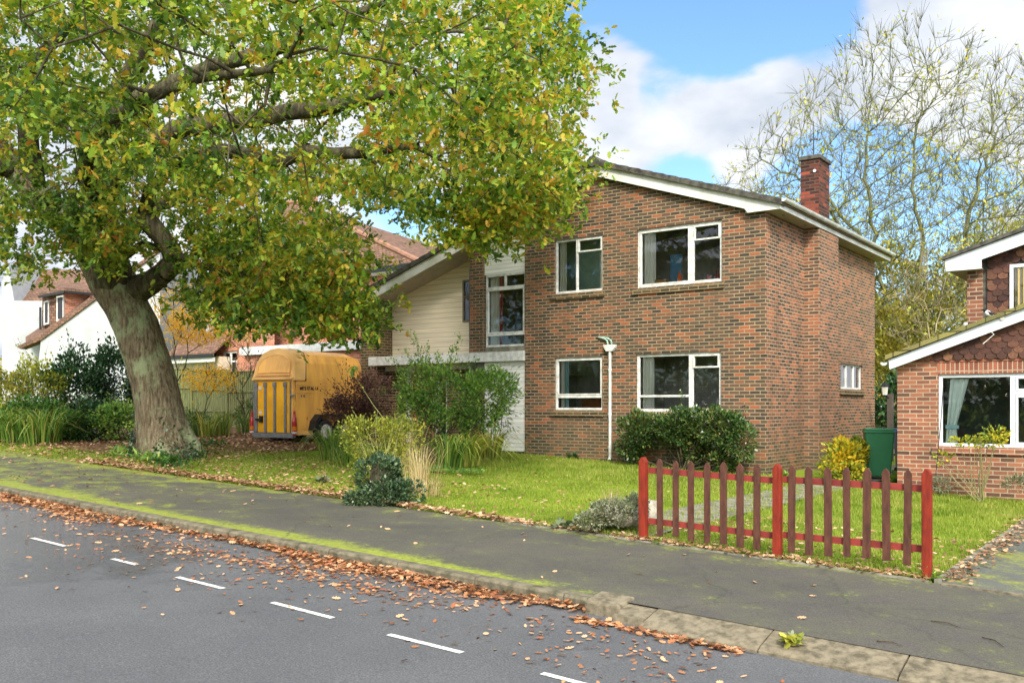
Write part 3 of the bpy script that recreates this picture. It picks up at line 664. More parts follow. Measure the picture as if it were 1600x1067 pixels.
# roof: two tiled slopes, verge fascia, eaves box, gutter
RY0, RY1 = -.14, 8.35
def slope_slab(xa, xb, za, zb, th, y0, y1, m, name, par):
    return MB().prism([(xa, y0, za), (xb, y0, zb), (xb, y0, zb+th), (xa, y0, za+th)], (0, y1-y0, 0)).build(name, m, par)
roof = slope_slab(AX, .40, ftop(AX)+.002, ftop(.40)+.002, .07, RY0-.03, RY1+.03, M_tile, 'roof', H)
slope_slab(-11.95, AX, ftop(-11.95)+.002, ftop(AX)+.002, .07, RY0-.03, RY1+.03, M_tile, 'roof', H)
# interlocking tile lip along the verge: separate slightly stepped tile ends
mb = MB()
s = -11.95
while s < .40:
    s2 = min(s+.30, .40)
    if s < AX < s2: s2 = AX
    up = 1 if s2 <= AX else -1
    lift = .018
    za, zb = ftop(s)+.01, ftop(s2)+.01
    if up > 0: zb2, za2 = zb+.075, za+.075+lift
    else: zb2, za2 = zb+.075+lift, za+.075
    mb.prism([(s+.002, RY0-.075, za-.035), (s2-.002, RY0-.075, zb-.035), (s2-.002, RY0-.075, zb2), (s+.002, RY0-.075, za2)], (0, .30, 0))
    s = s2
mb.build('verge_tiles', M_tile_dark, roof)
mb = MB()
y = RY0-.08
while y < RY1:
    mb.tube([(AX, y, ftop(AX)+.05), (AX, min(y+.44, RY1), ftop(AX)+.05)], [.125, .115], 10); y += .45
mb.build('ridge_tiles', M_tile_dark, roof)
mb = MB()
mb.prism([(AX, RY0, fbot(AX)), (AX, RY0, ftop(AX)), (-11.9, RY0, ftop(-11.9)), (-11.9, RY0, fbot(-11.9))], (0, .03, 0))
mb.prism([(AX+.001, RY0, fbot(AX)), (AX+.001, RY0, ftop(AX)), (.36, RY0, ftop(.36)), (.36, RY0, 5.37), (-.33, RY0, 5.37), (-.40, RY0, fbot(-.40))], (0, .03, 0))
mb.build('verge_fascia', M_fascia, H)
# verge soffits and deep soffit over the porch recess
mb = MB()
mb.prism([(-7.74, RY0+.03, fbot(-7.74)+.02), (-11.9, RY0+.03, fbot(-11.9)+.02), (-11.9, RY0+.03, fbot(-11.9)+.05), (-7.74, RY0+.03, fbot(-7.74)+.05)], (0, .95, 0))
mb.prism([(AX, RY0+.03, fbot(AX)+.02), (-7.73, RY0+.03, fbot(-7.73)+.02), (-7.73, RY0+.03, fbot(-7.73)+.06), (AX, RY0+.03, fbot(AX)+.06)], (0, .109, 0))
mb.prism([(AX, RY0+.03, fbot(AX)+.02), (-.4, RY0+.03, fbot(-.4)+.02), (-.4, RY0+.03, fbot(-.4)+.06), (AX, RY0+.03, fbot(AX)+.06)], (0, .109, 0))
mb.box(.002, .33, RY0+.031, 8.3, 5.375, 5.40); mb.box(-.39, .002, RY0+.031, -.002, 5.375, 5.40)
mb.build('soffit', M_soffit, H)
mb = MB()
for yy in (.55, 1.9, 4.2, 7.2): MB().lathe((.17, yy, 5.372), [(.035, 0), (.03, -.004)], 10).build('soffit_vent', M_glassdark, H)
MB().box(.33, .355, RY0+.031, 8.3, 5.37, 5.56).build('eaves_fascia', M_fascia, H)
mb = MB(); n = 7                                  # half round gutter with an inside
G0, G1 = RY0-.04, 8.36
for i in range(n):
    a0, a1 = math.pi + math.pi*i/n, math.pi + math.pi*(i+1)/n; c = (.43, 5.56)
    for r_, flip in ((.062, 0), (.055, 1)):
        p = [(c[0]+r_*math.cos(a0), c[1]+r_*math.sin(a0)), (c[0]+r_*math.cos(a1), c[1]+r_*math.sin(a1))]
        q = [(p[0][0], G0, p[0][1]), (p[1][0], G0, p[1][1]), (p[1][0], G1, p[1][1]), (p[0][0], G1, p[0][1])]
        mb.poly(q[::-1] if flip else q)
mb.tube([(.43+.0585, G0, 5.56), (.43+.0585, G1, 5.56)], .007, 6)
mb.prism([(.43+.06*math.cos(math.pi+math.pi*i/8), G0, 5.56+.06*math.sin(math.pi+math.pi*i/8)) for i in range(9)], (0, .006, 0))
for i in range(9): yy = .4+i*.95; mb.prism([(.43+.068*math.cos(math.pi+math.pi*i_/8), yy, 5.56+.068*math.sin(math.pi+math.pi*i_/8)) for i_ in range(9)], (0, .035, 0))
mb.build('gutter', M_white, H)
# small flat roof peeping over the catslide
p = at(640, 416, 30); q = at(655, 416, 30)
MB().box(-15.0, -12.8, 3.8, 6, 4.95, 5.12).build('flat_roof', M_fascia, H)
# rainwater hopper and waste pipes
hp = onY(953, 540, -.06); MB().prism([(hp.x-.15, -.11, hp.z+.02), (hp.x+.15, -.11, hp.z+.02), (hp.x+.14, -.11, hp.z-.04), (hp.x+.08, -.11, hp.z-.13), (hp.x-.08, -.11, hp.z-.13), (hp.x-.14, -.11, hp.z-.04)], (0, .105, 0)).build('hopper', M_oldwhite, H, bevel=.006)
dp = MB().tube([(hp.x, -.06, hp.z-.12), (hp.x, -.06, .26), (hp.x, -.09, .19)], .034, 10)
for zz_ in (2.2, 1.2, .45): dp.lathe((hp.x, -.06, zz_), [(.042, 0), (.042, .05)], 10)
dp.build('downpipe', M_oldwhite, H, smooth=False)
wp = MB()
for dx in (-.05, .05):
    wp.tube([(hp.x-.30+dx*.3, .01, hp.z+.20), (hp.x-.27+dx*.5, -.055, hp.z+.20), (hp.x-.10+dx, -.06, hp.z+.17), (hp.x-.02+dx, -.06, hp.z+.11), (hp.x+dx, -.06, hp.z+.01)], .019, 8)
wp.build('waste_pipe', painted('aged green white plastic', (.42, .60, .50), .5, dark=(.10, .25, .18), scale=12), H, smooth=True)

# ------------------------------------------------------------------ neighbour on the right
NY = -.6
NB = empty('tile_hung_house', (3, NY, -.1), 'red brick house with brown scalloped tile hanging and plain white verge boards', 'house')
c0 = onY(1402, 755, NY); e0 = onY(1402, 579, NY).z
wA, wB = onY(1466, 585, NY), onY(1466, 697, NY)
NW = (wA.x, wA.x+2.35, wB.z, wA.z)
tile_z = onY(1470, 565, NY).z
vz0 = onY(1390, 577, NY-.2); vz1 = onY(1600, 500, NY-.2); mv_ = (vz1.z-vz0.z)/(vz1.x-vz0.x); xq = vz0.x + (tile_z-.03-vz0.z)/mv_
mb = MB(); wall(mb, c0.x, 7.6, -.7, lambda x: min(tile_z-.004, vz0.z+mv_*(x-vz0.x)+.026), NY, (NW,), breaks=(xq,)); mb.build('front_wall', M_brick_nb, NB)
mb = MB(); mb.poly([(c0.x, 8, -.7), (c0.x, NY, -.7), (c0.x, NY, tile_z), (c0.x, 8, tile_z)]); mb.build('side_wall', M_brick_nb, NB)
so = onY(1466, 583, NY).z
MB().box(NW[0]-.02, 7.5, NY-.006, NY, NW[3]+.004, tile_z-.016).build('soldier_course', M_soldier, NB)
MB().box(c0.x+.42, 7.5, NY-.02, NY-.001, tile_z-.012, tile_z+.008).build('tile_course', painted('red tile', (.36, .12, .07)), NB)
# verge line of the lower roof
va, vb = onY(1390, 577, NY-.2), onY(1600, 500, NY-.2)
va2, vb2 = onY(1388, 562, NY-.2), onY(1600, 474, NY-.2)
ms_ = (vb.z-va.z)/(vb.x-va.x)
xe = 7.0
def vz(x): return va.z + ms_*(x-va.x)
fh = .205
# scalloped hanging tiles: rows of overlapping round ended tiles under the verge
def scallops(mb, x0, x1, z0, z1, y, top):
    r_ = 0; z = z0
    while z < z1:
        off = .085 if r_ % 2 else 0; x = x0 - .1 + off
        while x < x1:
            zt = top(x) if callable(top) else top
            if z - .05 < zt and x > x0 - .0:
                w_ = .078; P = [(x - w_, z + .16)]
                rounded = (r_ % 4) < 2
                if rounded:
                    for k in range(7): a = math.pi + math.pi*k/6; P.append((x + w_*math.cos(a), z + .045 + w_*math.sin(a)))
                else: P += [(x - w_, z), (x - w_*.5, z - .03), (x + w_*.5, z - .03), (x + w_, z)]
                P.append((x + w_, z + .16))
                P = [(a_, min(b__, zt)) for a_, b__ in P]
                tl = random.uniform(-.004, .004)
                mb.prism([(a_, y - .026 + tl - (z + .16 - b__)*.10, b__) for a_, b__ in P], (0, .014, 0))
            x += .170
        z += .098; r_ += 1
m, t, b = mat('brown hanging tile', (.12, .05, .035), .75, .25)
gi = N(t, 'ShaderNodeNewGeometry'); r = ramp(t, [(0, (.045, .022, .017)), (.6, (.095, .042, .028)), (.9, (.15, .07, .04)), (1, (.23, .12, .06))]); t.links.new(gi.outputs['Random Per Island'], r.inputs[0])
r2 = ramp(t, [(.35, (.75, .75, .75)), (.7, (1.3, 1.25, 1.2))]); t.links.new(noise(t, 22, 5, .7), r2.inputs[0]); t.links.new(mixc(t, 1., r.outputs[0], r2.outputs[0], 'MULTIPLY'), b.inputs['Base Color']); bump(t, b, noise(t, 40, 3), .3, .005); M_hang = m
mb = MB(); scallops(mb, c0.x+.28, 6.6, tile_z+.045, vz(6.6), NY-.01, lambda x: vz(x)+.04); mb.build('tile_hanging', M_hang, NB)
mb = MB(); mb.poly([(xq, NY, tile_z-.004), (xe, NY, tile_z-.004), (xe, NY, vz(xe)+.026)]); mb.build('gable_wall', M_brick_nb, NB)
MB().prism([(va.x, NY-.2, va.z), (xe, NY-.2, vz(xe)), (xe, NY-.2, vz(xe)+fh), (va.x-.02, NY-.2, va.z+.17)], (0, .03, 0)).build('verge_board', M_upvc, NB)
MB().prism([(va.x+.05, NY-.17, vz(va.x+.05)+.02), (xe, NY-.17, vz(xe)+.02), (xe, NY-.17, vz(xe)+.05), (va.x+.05, NY-.17, vz(va.x+.05)+.05)], (0, .168, 0)).build('verge_soffit', M_upvc, NB)
lr = slope_slab(va.x-.06, xe, vz(va.x-.06)+fh-.01, vz(xe)+fh+.002, .05, NY-.25, 6.0, M_tile_moss, 'roof', NB)
mb = MB(); s = va.x-.06
while s < xe:
    mb.prism([(s, NY-.27, vz(s)+fh-.01), (s+.30, NY-.27, vz(s+.3)+fh-.01), (s+.30, NY-.27, vz(s+.3)+fh+.055), (s, NY-.27, vz(s)+fh+.075)], (0, .28, 0)); s += .302
mb.build('verge_tiles', M_tile_moss, lr)
g = Vector((va.x-.10, NY-.2, va.z+.13)); mb = MB()
for i in range(8):
    a0, a1 = math.pi + math.pi*i/8, math.pi + math.pi*(i+1)/8
    mb.poly([(g.x+.06*math.cos(a0), g.y, g.z+.06*math.sin(a0)), (g.x+.06*math.cos(a1), g.y, g.z+.06*math.sin(a1)), (g.x+.06*math.cos(a1), 5.9, g.z+.06*math.sin(a1)), (g.x+.06*math.cos(a0), 5.9, g.z+.06*math.sin(a0))])
mb.prism([(g.x+.06*math.cos(math.pi+math.pi*i/8), g.y, g.z+.06*math.sin(math.pi+math.pi*i/8)) for i in range(9)], (0, .01, 0))
mb.build('gutter', M_white, NB)
MB().tube([(c0.x+1.5, NY-.25, vz(c0.x+1.5)+.12), (c0.x+1.62, NY-.235, vz(c0.x+1.5)-.02), (c0.x+1.45, NY-.235, vz(c0.x+1.3)-.10)], .006, 5).build('cable', M_curtain, NB)
MB().lathe((onY(1566, 497, NY-.2).x, NY-.201, onY(1566, 497, NY-.2).z), [(.04, 0), (.035, -.025)], 12, 'y').build('junction_box', painted('cream plastic', (.6, .58, .46)), NB)
# window of the neighbour
mz = (NW[2]+NW[3])/2; mxx = onY(1582, 640, NY).x
window(NB, *NW, NY, fr=.06, setback=.04, m=M_upvc, bars=(('v', mxx, NW[2]+.05, NW[3]-.05, .08), ('h', NW[3]-.34, mxx+.04, NW[1]-.05, .07)), casements=((mxx+.045, NW[1]-.065, NW[3]-.30, NW[3]-.06), (mxx+.045, NW[1]-.065, NW[2]+.06, NW[3]-.38)),
       curtains=(), sill=(M_brick_nb, .05, .12), room=2.2, roommat=painted('dim green room wall', (.10, .13, .11), .9))
mb = MB(); n = 12; x0c = NW[0]+.07; zt, zbm, zbb = NW[3]-.08, NW[2]+.36, NW[2]+.03     # tied back curtain
for i in range(n):
    for (za, zb_, sa, sb, oa, ob) in ((zbm, zt, .16, .30, .04, .10), (zbb, zbm, .20, .16, .02, .04)):
        f0, f1 = i/n, (i+1)/n
        d0, d1 = .16+.02*math.sin(i*1.6), .16+.02*math.sin((i+1)*1.6)
        mb.poly([(x0c+oa+f0*sa, NY+d0, za), (x0c+oa+f1*sa, NY+d1, za), (x0c+ob+f1*sb, NY+d1, zb_), (x0c+ob+f0*sb, NY+d0, zb_)])
mb.build('curtain', M_curt_mint, NB, label='pale mint curtain tied back')
MB().bevbox(x0c+.02, x0c+.24, NY+.13, NY+.20, zbm-.05, zbm+.02).build('curtain_tie', M_curt_blue, NB)
# upper storey, set back
UY = -.15
uc = onY(1511, 500, UY); ue = onY(1536, 500, UY)
us = onY(1478, 424, UY-.5)
mb = MB(); mb.poly([(uc.x, UY, 1.9), (ue.x, UY, 1.9), (ue.x, UY, 3.95), (uc.x, UY, 3.95)]); mb.poly([(uc.x, 7, 1.9), (uc.x, UY, 1.9), (uc.x, UY, 3.95), (uc.x, 7, 3.95)])
mb.build('upper_wall', M_brick_nb, NB)
uva, uvb = onY(1535, 405, UY-.28), onY(1600, 382, UY-.28); us_ = (uvb.z-uva.z)/(uvb.x-uva.x)
def uz(x): return uva.z + us_*(x-uva.x)
uw = onY(1578, 470, UY); uwt = onY(1578, 414, UY).z
mb = MB(); scallops(mb, ue.x+.08, uw.x-.02, 1.9, uz(uw.x), UY, lambda x: uz(x)+.03); scallops(mb, uw.x+.02, 6.0, uwt+.06, uz(6), UY, lambda x: uz(x)+.03); mb.build('upper_tile_hanging', M_hang, NB)
MB().poly([(ue.x, UY+.005, 1.9), (6.6, UY+.005, 1.9), (6.6, UY+.005, uz(6.6)), (ue.x, UY+.005, uz(ue.x))]).build('upper_gable', M_tile_dark, NB)
ul = onY(1478, 424, UY-.28)
window(NB, uw.x, uw.x+1.1, 2.3, uwt, UY-.06, fr=.06, setback=.0, m=M_upvc, curtains=((uw.x+.08, uw.x+.30, M_curt_gold, .045),), room=0)
mb = MB(); mb.prism([(ul.x, UY-.28, ul.z), (uc.x+.28, UY-.28, ul.z), (uc.x+.28, UY-.28, uz(uc.x+.28)), (6.6, UY-.28, uz(6.6)), (6.6, UY-.28, uz(6.6)+.22), (ul.x-.02, UY-.28, ul.z+.20)], (0, .03, 0)); mb.build('upper_verge_board', M_upvc, NB)
MB().box(ul.x+.02, uc.x+.27, UY-.25, 6.5, ul.z+.01, ul.z+.03).build('upper_soffit', M_soffit, NB)
slope_slab(ul.x-.05, 6.6, ul.z+.20, ul.z+.20+us_*(6.6-ul.x)+.03, .06, UY-.34, 6.6, M_tile_dark, 'upper_roof', NB)
dpx = onY(1506, 500, UY-.1); MB().tube([(dpx.x+.02, UY-.06, 1.95), (dpx.x+.02, UY-.06, 2.9)], .035, 8).build('downpipe', M_upvc, NB)
# magpie on the mossy roof
bp = onY(1544, 490, NY-.1); bz = vz(bp.x)+fh+.06
MG = empty('magpie', (bp.x, NY-.1, bz), 'black and white magpie perched on the mossy verge tiles', 'bird')
def ellip(mb, c, r, n=10, rot=0):
    c = Vector(c); base = len(mb.v); m_ = 7
    for i in range(m_+1):
        th = math.pi*i/m_
        for j in range(n):
            ph = 2*math.pi*j/n; x_, y_, z_ = r[0]*math.cos(th), r[1]*math.sin(th)*math.cos(ph), r[2]*math.sin(th)*math.sin(ph)
            mb.v.append(c + Vector((x_*math.cos(rot)-z_*math.sin(rot), y_, x_*math.sin(rot)+z_*math.cos(rot))))
    for i in range(m_):
        for j in range(n): a = base+i*n+j; b_ = base+i*n+(j+1) % n; mb.f.append((a, b_, b_+n, a+n))
mb = MB(); mb.tube([(bp.x-.115, NY-.1, bz+.150), (bp.x-.085, NY-.1, bz+.155), (bp.x-.06, NY-.1, bz+.150), (bp.x-.035, NY-.1, bz+.120), (bp.x, NY-.1, bz+.085), (bp.x+.05, NY-.1, bz+.06), (bp.x+.09, NY-.1, bz+.05)],
                   [.002, .010, .028, .036, .050, .036, .008], 10); mb.fm = [0 if (i//10) in (0, 1, 2) else 1 for i in range(len(mb.f))]
mb.build('body', [painted('black feathers', (.012, .012, .016), .5), painted('white feathers', (.75, .75, .72), .8)], MG, smooth=True)
MB().prism([(bp.x+.05, NY-.13, bz+.075), (bp.x+.25, NY-.11, bz+.05), (bp.x+.25, NY-.09, bz+.05), (bp.x+.05, NY-.07, bz+.075)], (0, 0, .006)).build('tail', MATS['black feathers'], MG)
mb = MB(); ellip(mb, (bp.x+.035, NY-.135, bz+.085), (.06, .012, .026), rot=-.4); ellip(mb, (bp.x+.035, NY-.065, bz+.085), (.06, .012, .026), rot=-.4); mb.build('wings', MATS['black feathers'], MG, smooth=True)
MB().tube([(bp.x-.005, NY-.115, bz-.02), (bp.x, NY-.115, bz+.05)], .004, 5).tube([(bp.x+.005, NY-.085, bz-.02), (bp.x+.005, NY-.085, bz+.05)], .004, 5).build('legs', MATS['black feathers'], MG)
# ------------------------------------------------------------------ picket fence
PF = empty('picket_fence', (2.1, -9.2, gz(2.1)), 'low red and brown picket fence with pointed pales between pavement and lawn', 'fence')
M_red = painted('red stain wood', (.235, .030, .015), .7, spec=.1, dark=(.12, .020, .012), scale=7, stretch=(3, 3, .6))
M_dred = painted('dull red rail stain', (.25, .035, .025), .6, dark=(.15, .022, .018), scale=5)
m, t, b = mat('flaking brown stain', (.12, .04, .03), .75, .2)
r = ramp(t, [(.40, (.055, .024, .016)), (.52, (.090, .036, .022)), (.66, (.115, .046, .028)), (.70, (.24, .12, .065)), (.8, (.30, .18, .11))]); t.links.new(noise(t, 14, 8, .75, stretch=(1.6, 1.6, .35)), r.inputs[0]); t.links.new(r.outputs[0], b.inputs['Base Color']); bump(t, b, noise(t, 40, 4, stretch=(1, 1, .2)), .4, .004); M_pick = m
FP = [(2.11, .925), (3.64, .965), (5.06, 1.03)]
def pale(mb, x, y, z0, z1, w_, th, tip, lean=0):
    h = z1 - tip
    mb.prism([(x-w_/2, y, z0), (x+w_/2, y, z0), (x+w_/2+lean, y, h), (x+w_*.12+lean, y, z1), (x-w_*.12+lean, y, z1), (x-w_/2+lean, y, h)], (0, th, 0))
for x_, h_ in FP:
    mb = MB(); g = gz(x_); pale(mb, x_, -9.25, g-.1, g+h_, .082, .082, .05); mb.build('post', M_red, PF, bevel=.004)
rails = []
tops = {0: (onY(1024, 738, -9.18).z, onY(1205, 752, -9.18).z), 1: (onY(1215, 753, -9.18).z, onY(1440, 761, -9.18).z)}
for k in range(2):
    xa, xb = FP[k][0]+.042, FP[k+1][0]-.042
    ga, gb = gz(xa), gz(xb)
    for hh in (.78, .215):
        za, zb_ = ga+hh - (0.0 if k else .0), gb+hh+(.01 if k == 0 else .06)
        if k == 1: za += .03
        mb = MB(); mb.prism([(xa, -9.17, za-.032), (xb, -9.17, zb_-.032), (xb, -9.17, zb_+.032), (xa, -9.17, za+.032)], (0, .036, 0)); mb.build('rail', M_dred, PF)
pk = {0: [1031, 1055.5, 1079, 1104.5, 1130, 1156, 1182], 1: [1236, 1264, 1294, 1323, 1353.5, 1385, 1417]}
botz = {0: (845, 870), 1: (865, 880)}
for k in pk:
    for i, pxx in enumerate(pk[k]):
        x_ = onY(pxx, 800, -9.2).x; tt = i/6
        yt = (718 + tt*6.5) if k == 0 else (727 + tt*5)
        yb = (838 + tt*20) if k == 0 else (863 + tt*17)
        mb = MB(); pale(mb, x_, -9.205, onY(pxx, yb + random.uniform(-3, 3), -9.2).z, onY(pxx, yt + random.uniform(-1.5, 1.5), -9.2).z, random.uniform(.066, .077), .022, .04, random.uniform(-.010, .010)); mb.build('pale', M_pick, PF, bevel=.003)

# ------------------------------------------------------------------ wheeled bins, lamp post, small fence behind
def bin_(x, y, rz, mbody, name, label, sc=1):
    g = gz(x); E = empty(name, (x, y, g), label, 'bin', None, rz); o = Vector((x, y, g))
    def bp_(name, mb, m, par, bev=.012):
        ob = mb.build(name, m, par, bevel=bev); return ob
    E.rotation_euler = (0, 0, 0)
    R_ = lambda px_, py_, z: (x + px_*math.cos(rz)-py_*math.sin(rz), y + px_*math.sin(rz)+py_*math.cos(rz), g+z)
    mb = MB(); levels = [(.06, .21, .24), (.55, .245, .29), (.95, .275, .34)]; base = 0
    for z, hx, hy in levels:
        for sx, sy in ((-1, -1), (1, -1), (1, 1), (-1, 1)): mb.v.append(Vector(R_(sx*hx, sy*hy, z)))
    for l in range(2):
        for j in range(4): a = l*4+j; b_ = l*4+(j+1) % 4; mb.f.append((a, b_, b_+4, a+4))
    mb.f += [(3, 2, 1, 0), (8, 9, 10, 11)]
    body = bp_('body', mb, mbody, E, .03)
    mb = MB()
    for z0, z1, hx, hy in ((.945, .985, .29, .36), (.985, 1.03, .27, .33)):
        mb.prism([R_(-hx, -hy, z0), R_(hx, -hy, z0), R_(hx, hy, z0), R_(-hx, hy, z0)], (0, 0, z1-z0-.002))
    lid = bp_('lid', mb, mbody, E, .015)
    MB().tube([R_(-.2, .42, .93), R_(.2, .42, .93)], .015, 8).build('handle', M_black, E)
    for sx in (-1, 1):
        c_ = Vector(R_(sx*.23, .22, .10)); wv = MB().lathe((0, 0, 0), [(.10, -.02), (.10, .02), (.04, .03)], 16, 'x')
        wv.v = [Vector((c_.x + v.x*math.cos(rz)-v.y*math.sin(rz), c_.y + v.x*math.sin(rz)+v.y*math.cos(rz), c_.z+v.z)) for v in wv.v]
        wv.build('wheel', M_rubber, E)
    return E
gb = onY(1373, 700, 1.2)
bin_(gb.x-.02, 1.25, rad(20), painted('green bin plastic', (.045, .21, .09), .5, .1), 'wheelie_bin', 'green wheeled bin standing between the two brick houses')
bin_(gb.x+.35, 2.15, rad(20), painted('blue bin plastic', (.03, .15, .38), .4, .1), 'wheelie_bin', 'blue wheeled bin half hidden behind the green bin')
lp = at(1391, 640, 24.5); g = gz(lp.x)
LP = empty('lantern_post', (lp.x, lp.y, g), 'black lantern on a dark timber post behind the bins', 'lamp')
pt = at(1391, 612, 24.5).z
MB().bevbox(lp.x-.07, lp.x+.07, lp.y-.07, lp.y+.07, g, pt-.06).build('post', painted('dark timber', (.10, .08, .065), .9), LP)
MB().lathe((lp.x-.10, lp.y-.16, pt), [(.05, -.12), (.075, -.1), (.075, -.085)], 6).lathe((lp.x-.10, lp.y-.16, pt), [(.10, .13), (.12, .14), (.05, .22), (.015, .24), (.015, .28)], 6).bar((lp.x-.1, lp.y-.16, pt-.11), (lp.x, lp.y-.05, pt-.16), .02).build('lamp_body', M_black, LP)
MB().lathe((lp.x-.10, lp.y-.16, pt), [(.065, -.084), (.09, .128)], 6).build('lamp_glass', painted('frosted lamp glass', (.6, .6, .5), .3), LP)
sf = at(1376, 640, 27)
SF = empty('wooden_gate', (sf.x, sf.y, gz(sf.x)), 'weathered timber gate panel in the gap between the houses', 'gate')
mb = MB()
for i in range(9): z = gz(sf.x)+.1+i*.17; mb.bar((sf.x-.35, sf.y, z), (sf.x+.9, sf.y+.02, z+random.uniform(-.02, .02)), .02, .14)
mb.build('board_panel', painted('weathered larch', (.30, .24, .14), .9, scale=8), SF)
MB().bevbox(sf.x-.44, sf.x-.36, sf.y-.05, sf.y+.05, gz(sf.x), gz(sf.x)+2.0).build('post', painted('pale timber', (.42, .33, .2), .9), SF)
#@@PART2@@
# ------------------------------------------------------------------ plants: helpers
def inpoly(x, y, poly):
    c = np.zeros(len(x), bool); n = len(poly); j = n-1
    for i in range(n):
        xi, yi = poly[i]; xj, yj = poly[j]
        c ^= ((yi > y) != (yj > y)) & (x < (xj-xi)*(y-yi)/(yj-yi+1e-9)+xi); j = i
    return c
def proj(P):
    d = P - np.array([CX, CY, CZ]); X = d[:, 0]*RT[0]+d[:, 1]*RT[1]; D = d[:, 0]*FW[0]+d[:, 1]*FW[1]
    return 800+X/D*FOC, HY-d[:, 2]/D*FOC, D
def blobpts(n, c, r, shell=.55, clump=.0, rng=RNG):
    out = []; tot = 0
    while tot < n:
        d = rand_dirs(n, rng); rr = rng.uniform(0, 1, n)**(1/3)*(1-shell)+shell*rng.uniform(.75, 1, n)
        rr *= 1 + .16*np.sin(d[:, 0]*7+c[0]*3)*np.sin(d[:, 1]*6+c[1])+.12*np.sin(d[:, 2]*9+d[:, 0]*5)
        P = np.array(c) + d*rr[:, None]*np.array(r)
        if clump:
            v = np.sin(P[:, 0]*6.1+1)*np.sin(P[:, 1]*5.7+2)+np.sin(P[:, 2]*6.7+P[:, 0]*2.3)*.8
            P = P[v > rng.uniform(-1.6, clump, len(P))]
        out.append(P); tot += len(P)
    return np.concatenate(out)[:n]
def B(px, py, D, rx, ry, rd=None, n=500):
    """a blob from picture radii: centre, radii (m), leaves"""
    k = D/FOC; return (at(px, py, D), (rx*k, (rd or rx*k), ry*k), n)
GAUSS = lambda n, s: RNG.normal(size=(n, 3))*s
DENS = 1.7
def bush(name, label, cat, blobs, size, m, shape=OVAL, stems=6, base=None, up=.5, droop=0, group=None, shell=.5, clump=.6, stem_m=None, sprigs=(), stem_r=.012, outward=True):
    c0 = blobs[0][0]; bs = base or (c0[0], c0[1], gz(c0[0]))
    E = empty(name, bs, label, cat, group)
    parts = []; stalk = []
    for c, r, n in blobs:
        n = int(n*DENS); P = blobpts(n, c, r, shell, clump); P[:, 2] = np.maximum(P[:, 2], bs[2]+.02)
        dirs = (P-np.array(c))/np.array(r) if outward else rand_dirs(n)
        dirs = dirs/(np.linalg.norm(dirs, axis=1, keepdims=True)+1e-6) + np.array([0, 0, .35])
        parts.append(leaves(P, size*1.15, shape, dirs, up, droop))
        q = P[RNG.choice(n, min(n, stems), replace=False)]
        for t_ in q: stalk.append(t_)
    for (a_, b_, n_) in sprigs:                      # long shoots carrying leaves, from a to b
        a_ = np.array(a_); b_ = np.array(b_); tt = RNG.uniform(.15, 1, n_)[:, None]
        P = a_ + (b_-a_)*tt + np.array([0, 0, -1])*.12*np.linalg.norm(b_-a_)*(tt*(tt-1))*-1*.0 + GAUSS(n_, .045)
        d = rand_dirs(n_)*.8 + (b_-a_)/np.linalg.norm(b_-a_)
        parts.append(leaves(P, size, shape, d, up, droop)); stalk.append(('s', a_, b_))
    V, F = join(parts); np_mesh('foliage', V, F, m, E)
    A_, B_, ra, rb = [], [], [], []
    bs = np.array(bs)
    for s in stalk:
        if isinstance(s, tuple): p0, p1 = s[1], s[2]; r0 = .006
        else: p0, p1, r0 = bs + GAUSS(1, .05)[0]*np.array([1, 1, 0]), s, stem_r
        mid = (p0+p1)/2 + GAUSS(1, .04)[0]*np.linalg.norm(p1-p0); A_ += [p0, mid]; B_ += [mid, p1]; ra += [r0, r0*.7]; rb += [r0*.7, r0*.35]
    if A_:
        V, F = frusta(np.array(A_), np.array(B_), np.array(ra), np.array(rb), 5); np_mesh('stems', V, F, stem_m or M_stem, E)
    return E
def straps(name, label, cat, base, n, length, width, m, spread=.25, arch=.9, parent=None, segs=7, group=None, stiff=0):
    """arching strap leaves from a common base"""
    base = np.array(base, float); ang = RNG.uniform(0, 2*np.pi, n); rr = RNG.uniform(0, spread, n)
    P0 = base + np.stack([np.cos(ang)*rr, np.sin(ang)*rr, 0*rr], 1); out = RNG.uniform(.12, 1, n)*arch; L_ = length*RNG.uniform(.6, 1.1, n)
    hd = np.stack([np.cos(ang), np.sin(ang), 0*ang], 1) + GAUSS(n, .3)*np.array([1, 1, 0]); sd_ = np.stack([-hd[:, 1], hd[:, 0], 0*ang], 1)
    V = []; 
    for k in range(segs+1):
        t_ = k/segs; hor = out*(t_**1.5); ver = np.sin(t_*(1.2+out*1.35))/(1+out*.2)
        c = P0 + hd*(hor*L_)[:, None] + np.array([0, 0, 1])*(ver*L_*.85)[:, None]; w_ = width*(1-.88*t_**1.7)/2
        V += [c-sd_*w_, c+sd_*w_]
    V = np.stack(V, 1); F = []
    idx = np.arange(n)[:, None]*(2*(segs+1))
    for k in range(segs): F.append(np.concatenate([idx+2*k, idx+2*k+1, idx+2*k+3, idx+2*k+2], 1))
    return np_mesh(name, V.reshape(-1, 3), np.concatenate(F), m, parent, label=label, category=cat, group=group) if False else _strap_out(name, V, F, m, parent, label, cat, group)
def _strap_out(name, V, F, m, parent, label, cat, group):
    return np_mesh(name, V.reshape(-1, 3), np.concatenate(F), m, parent, **({'label': label, 'cat': cat, 'group': group} if parent is None else {}))

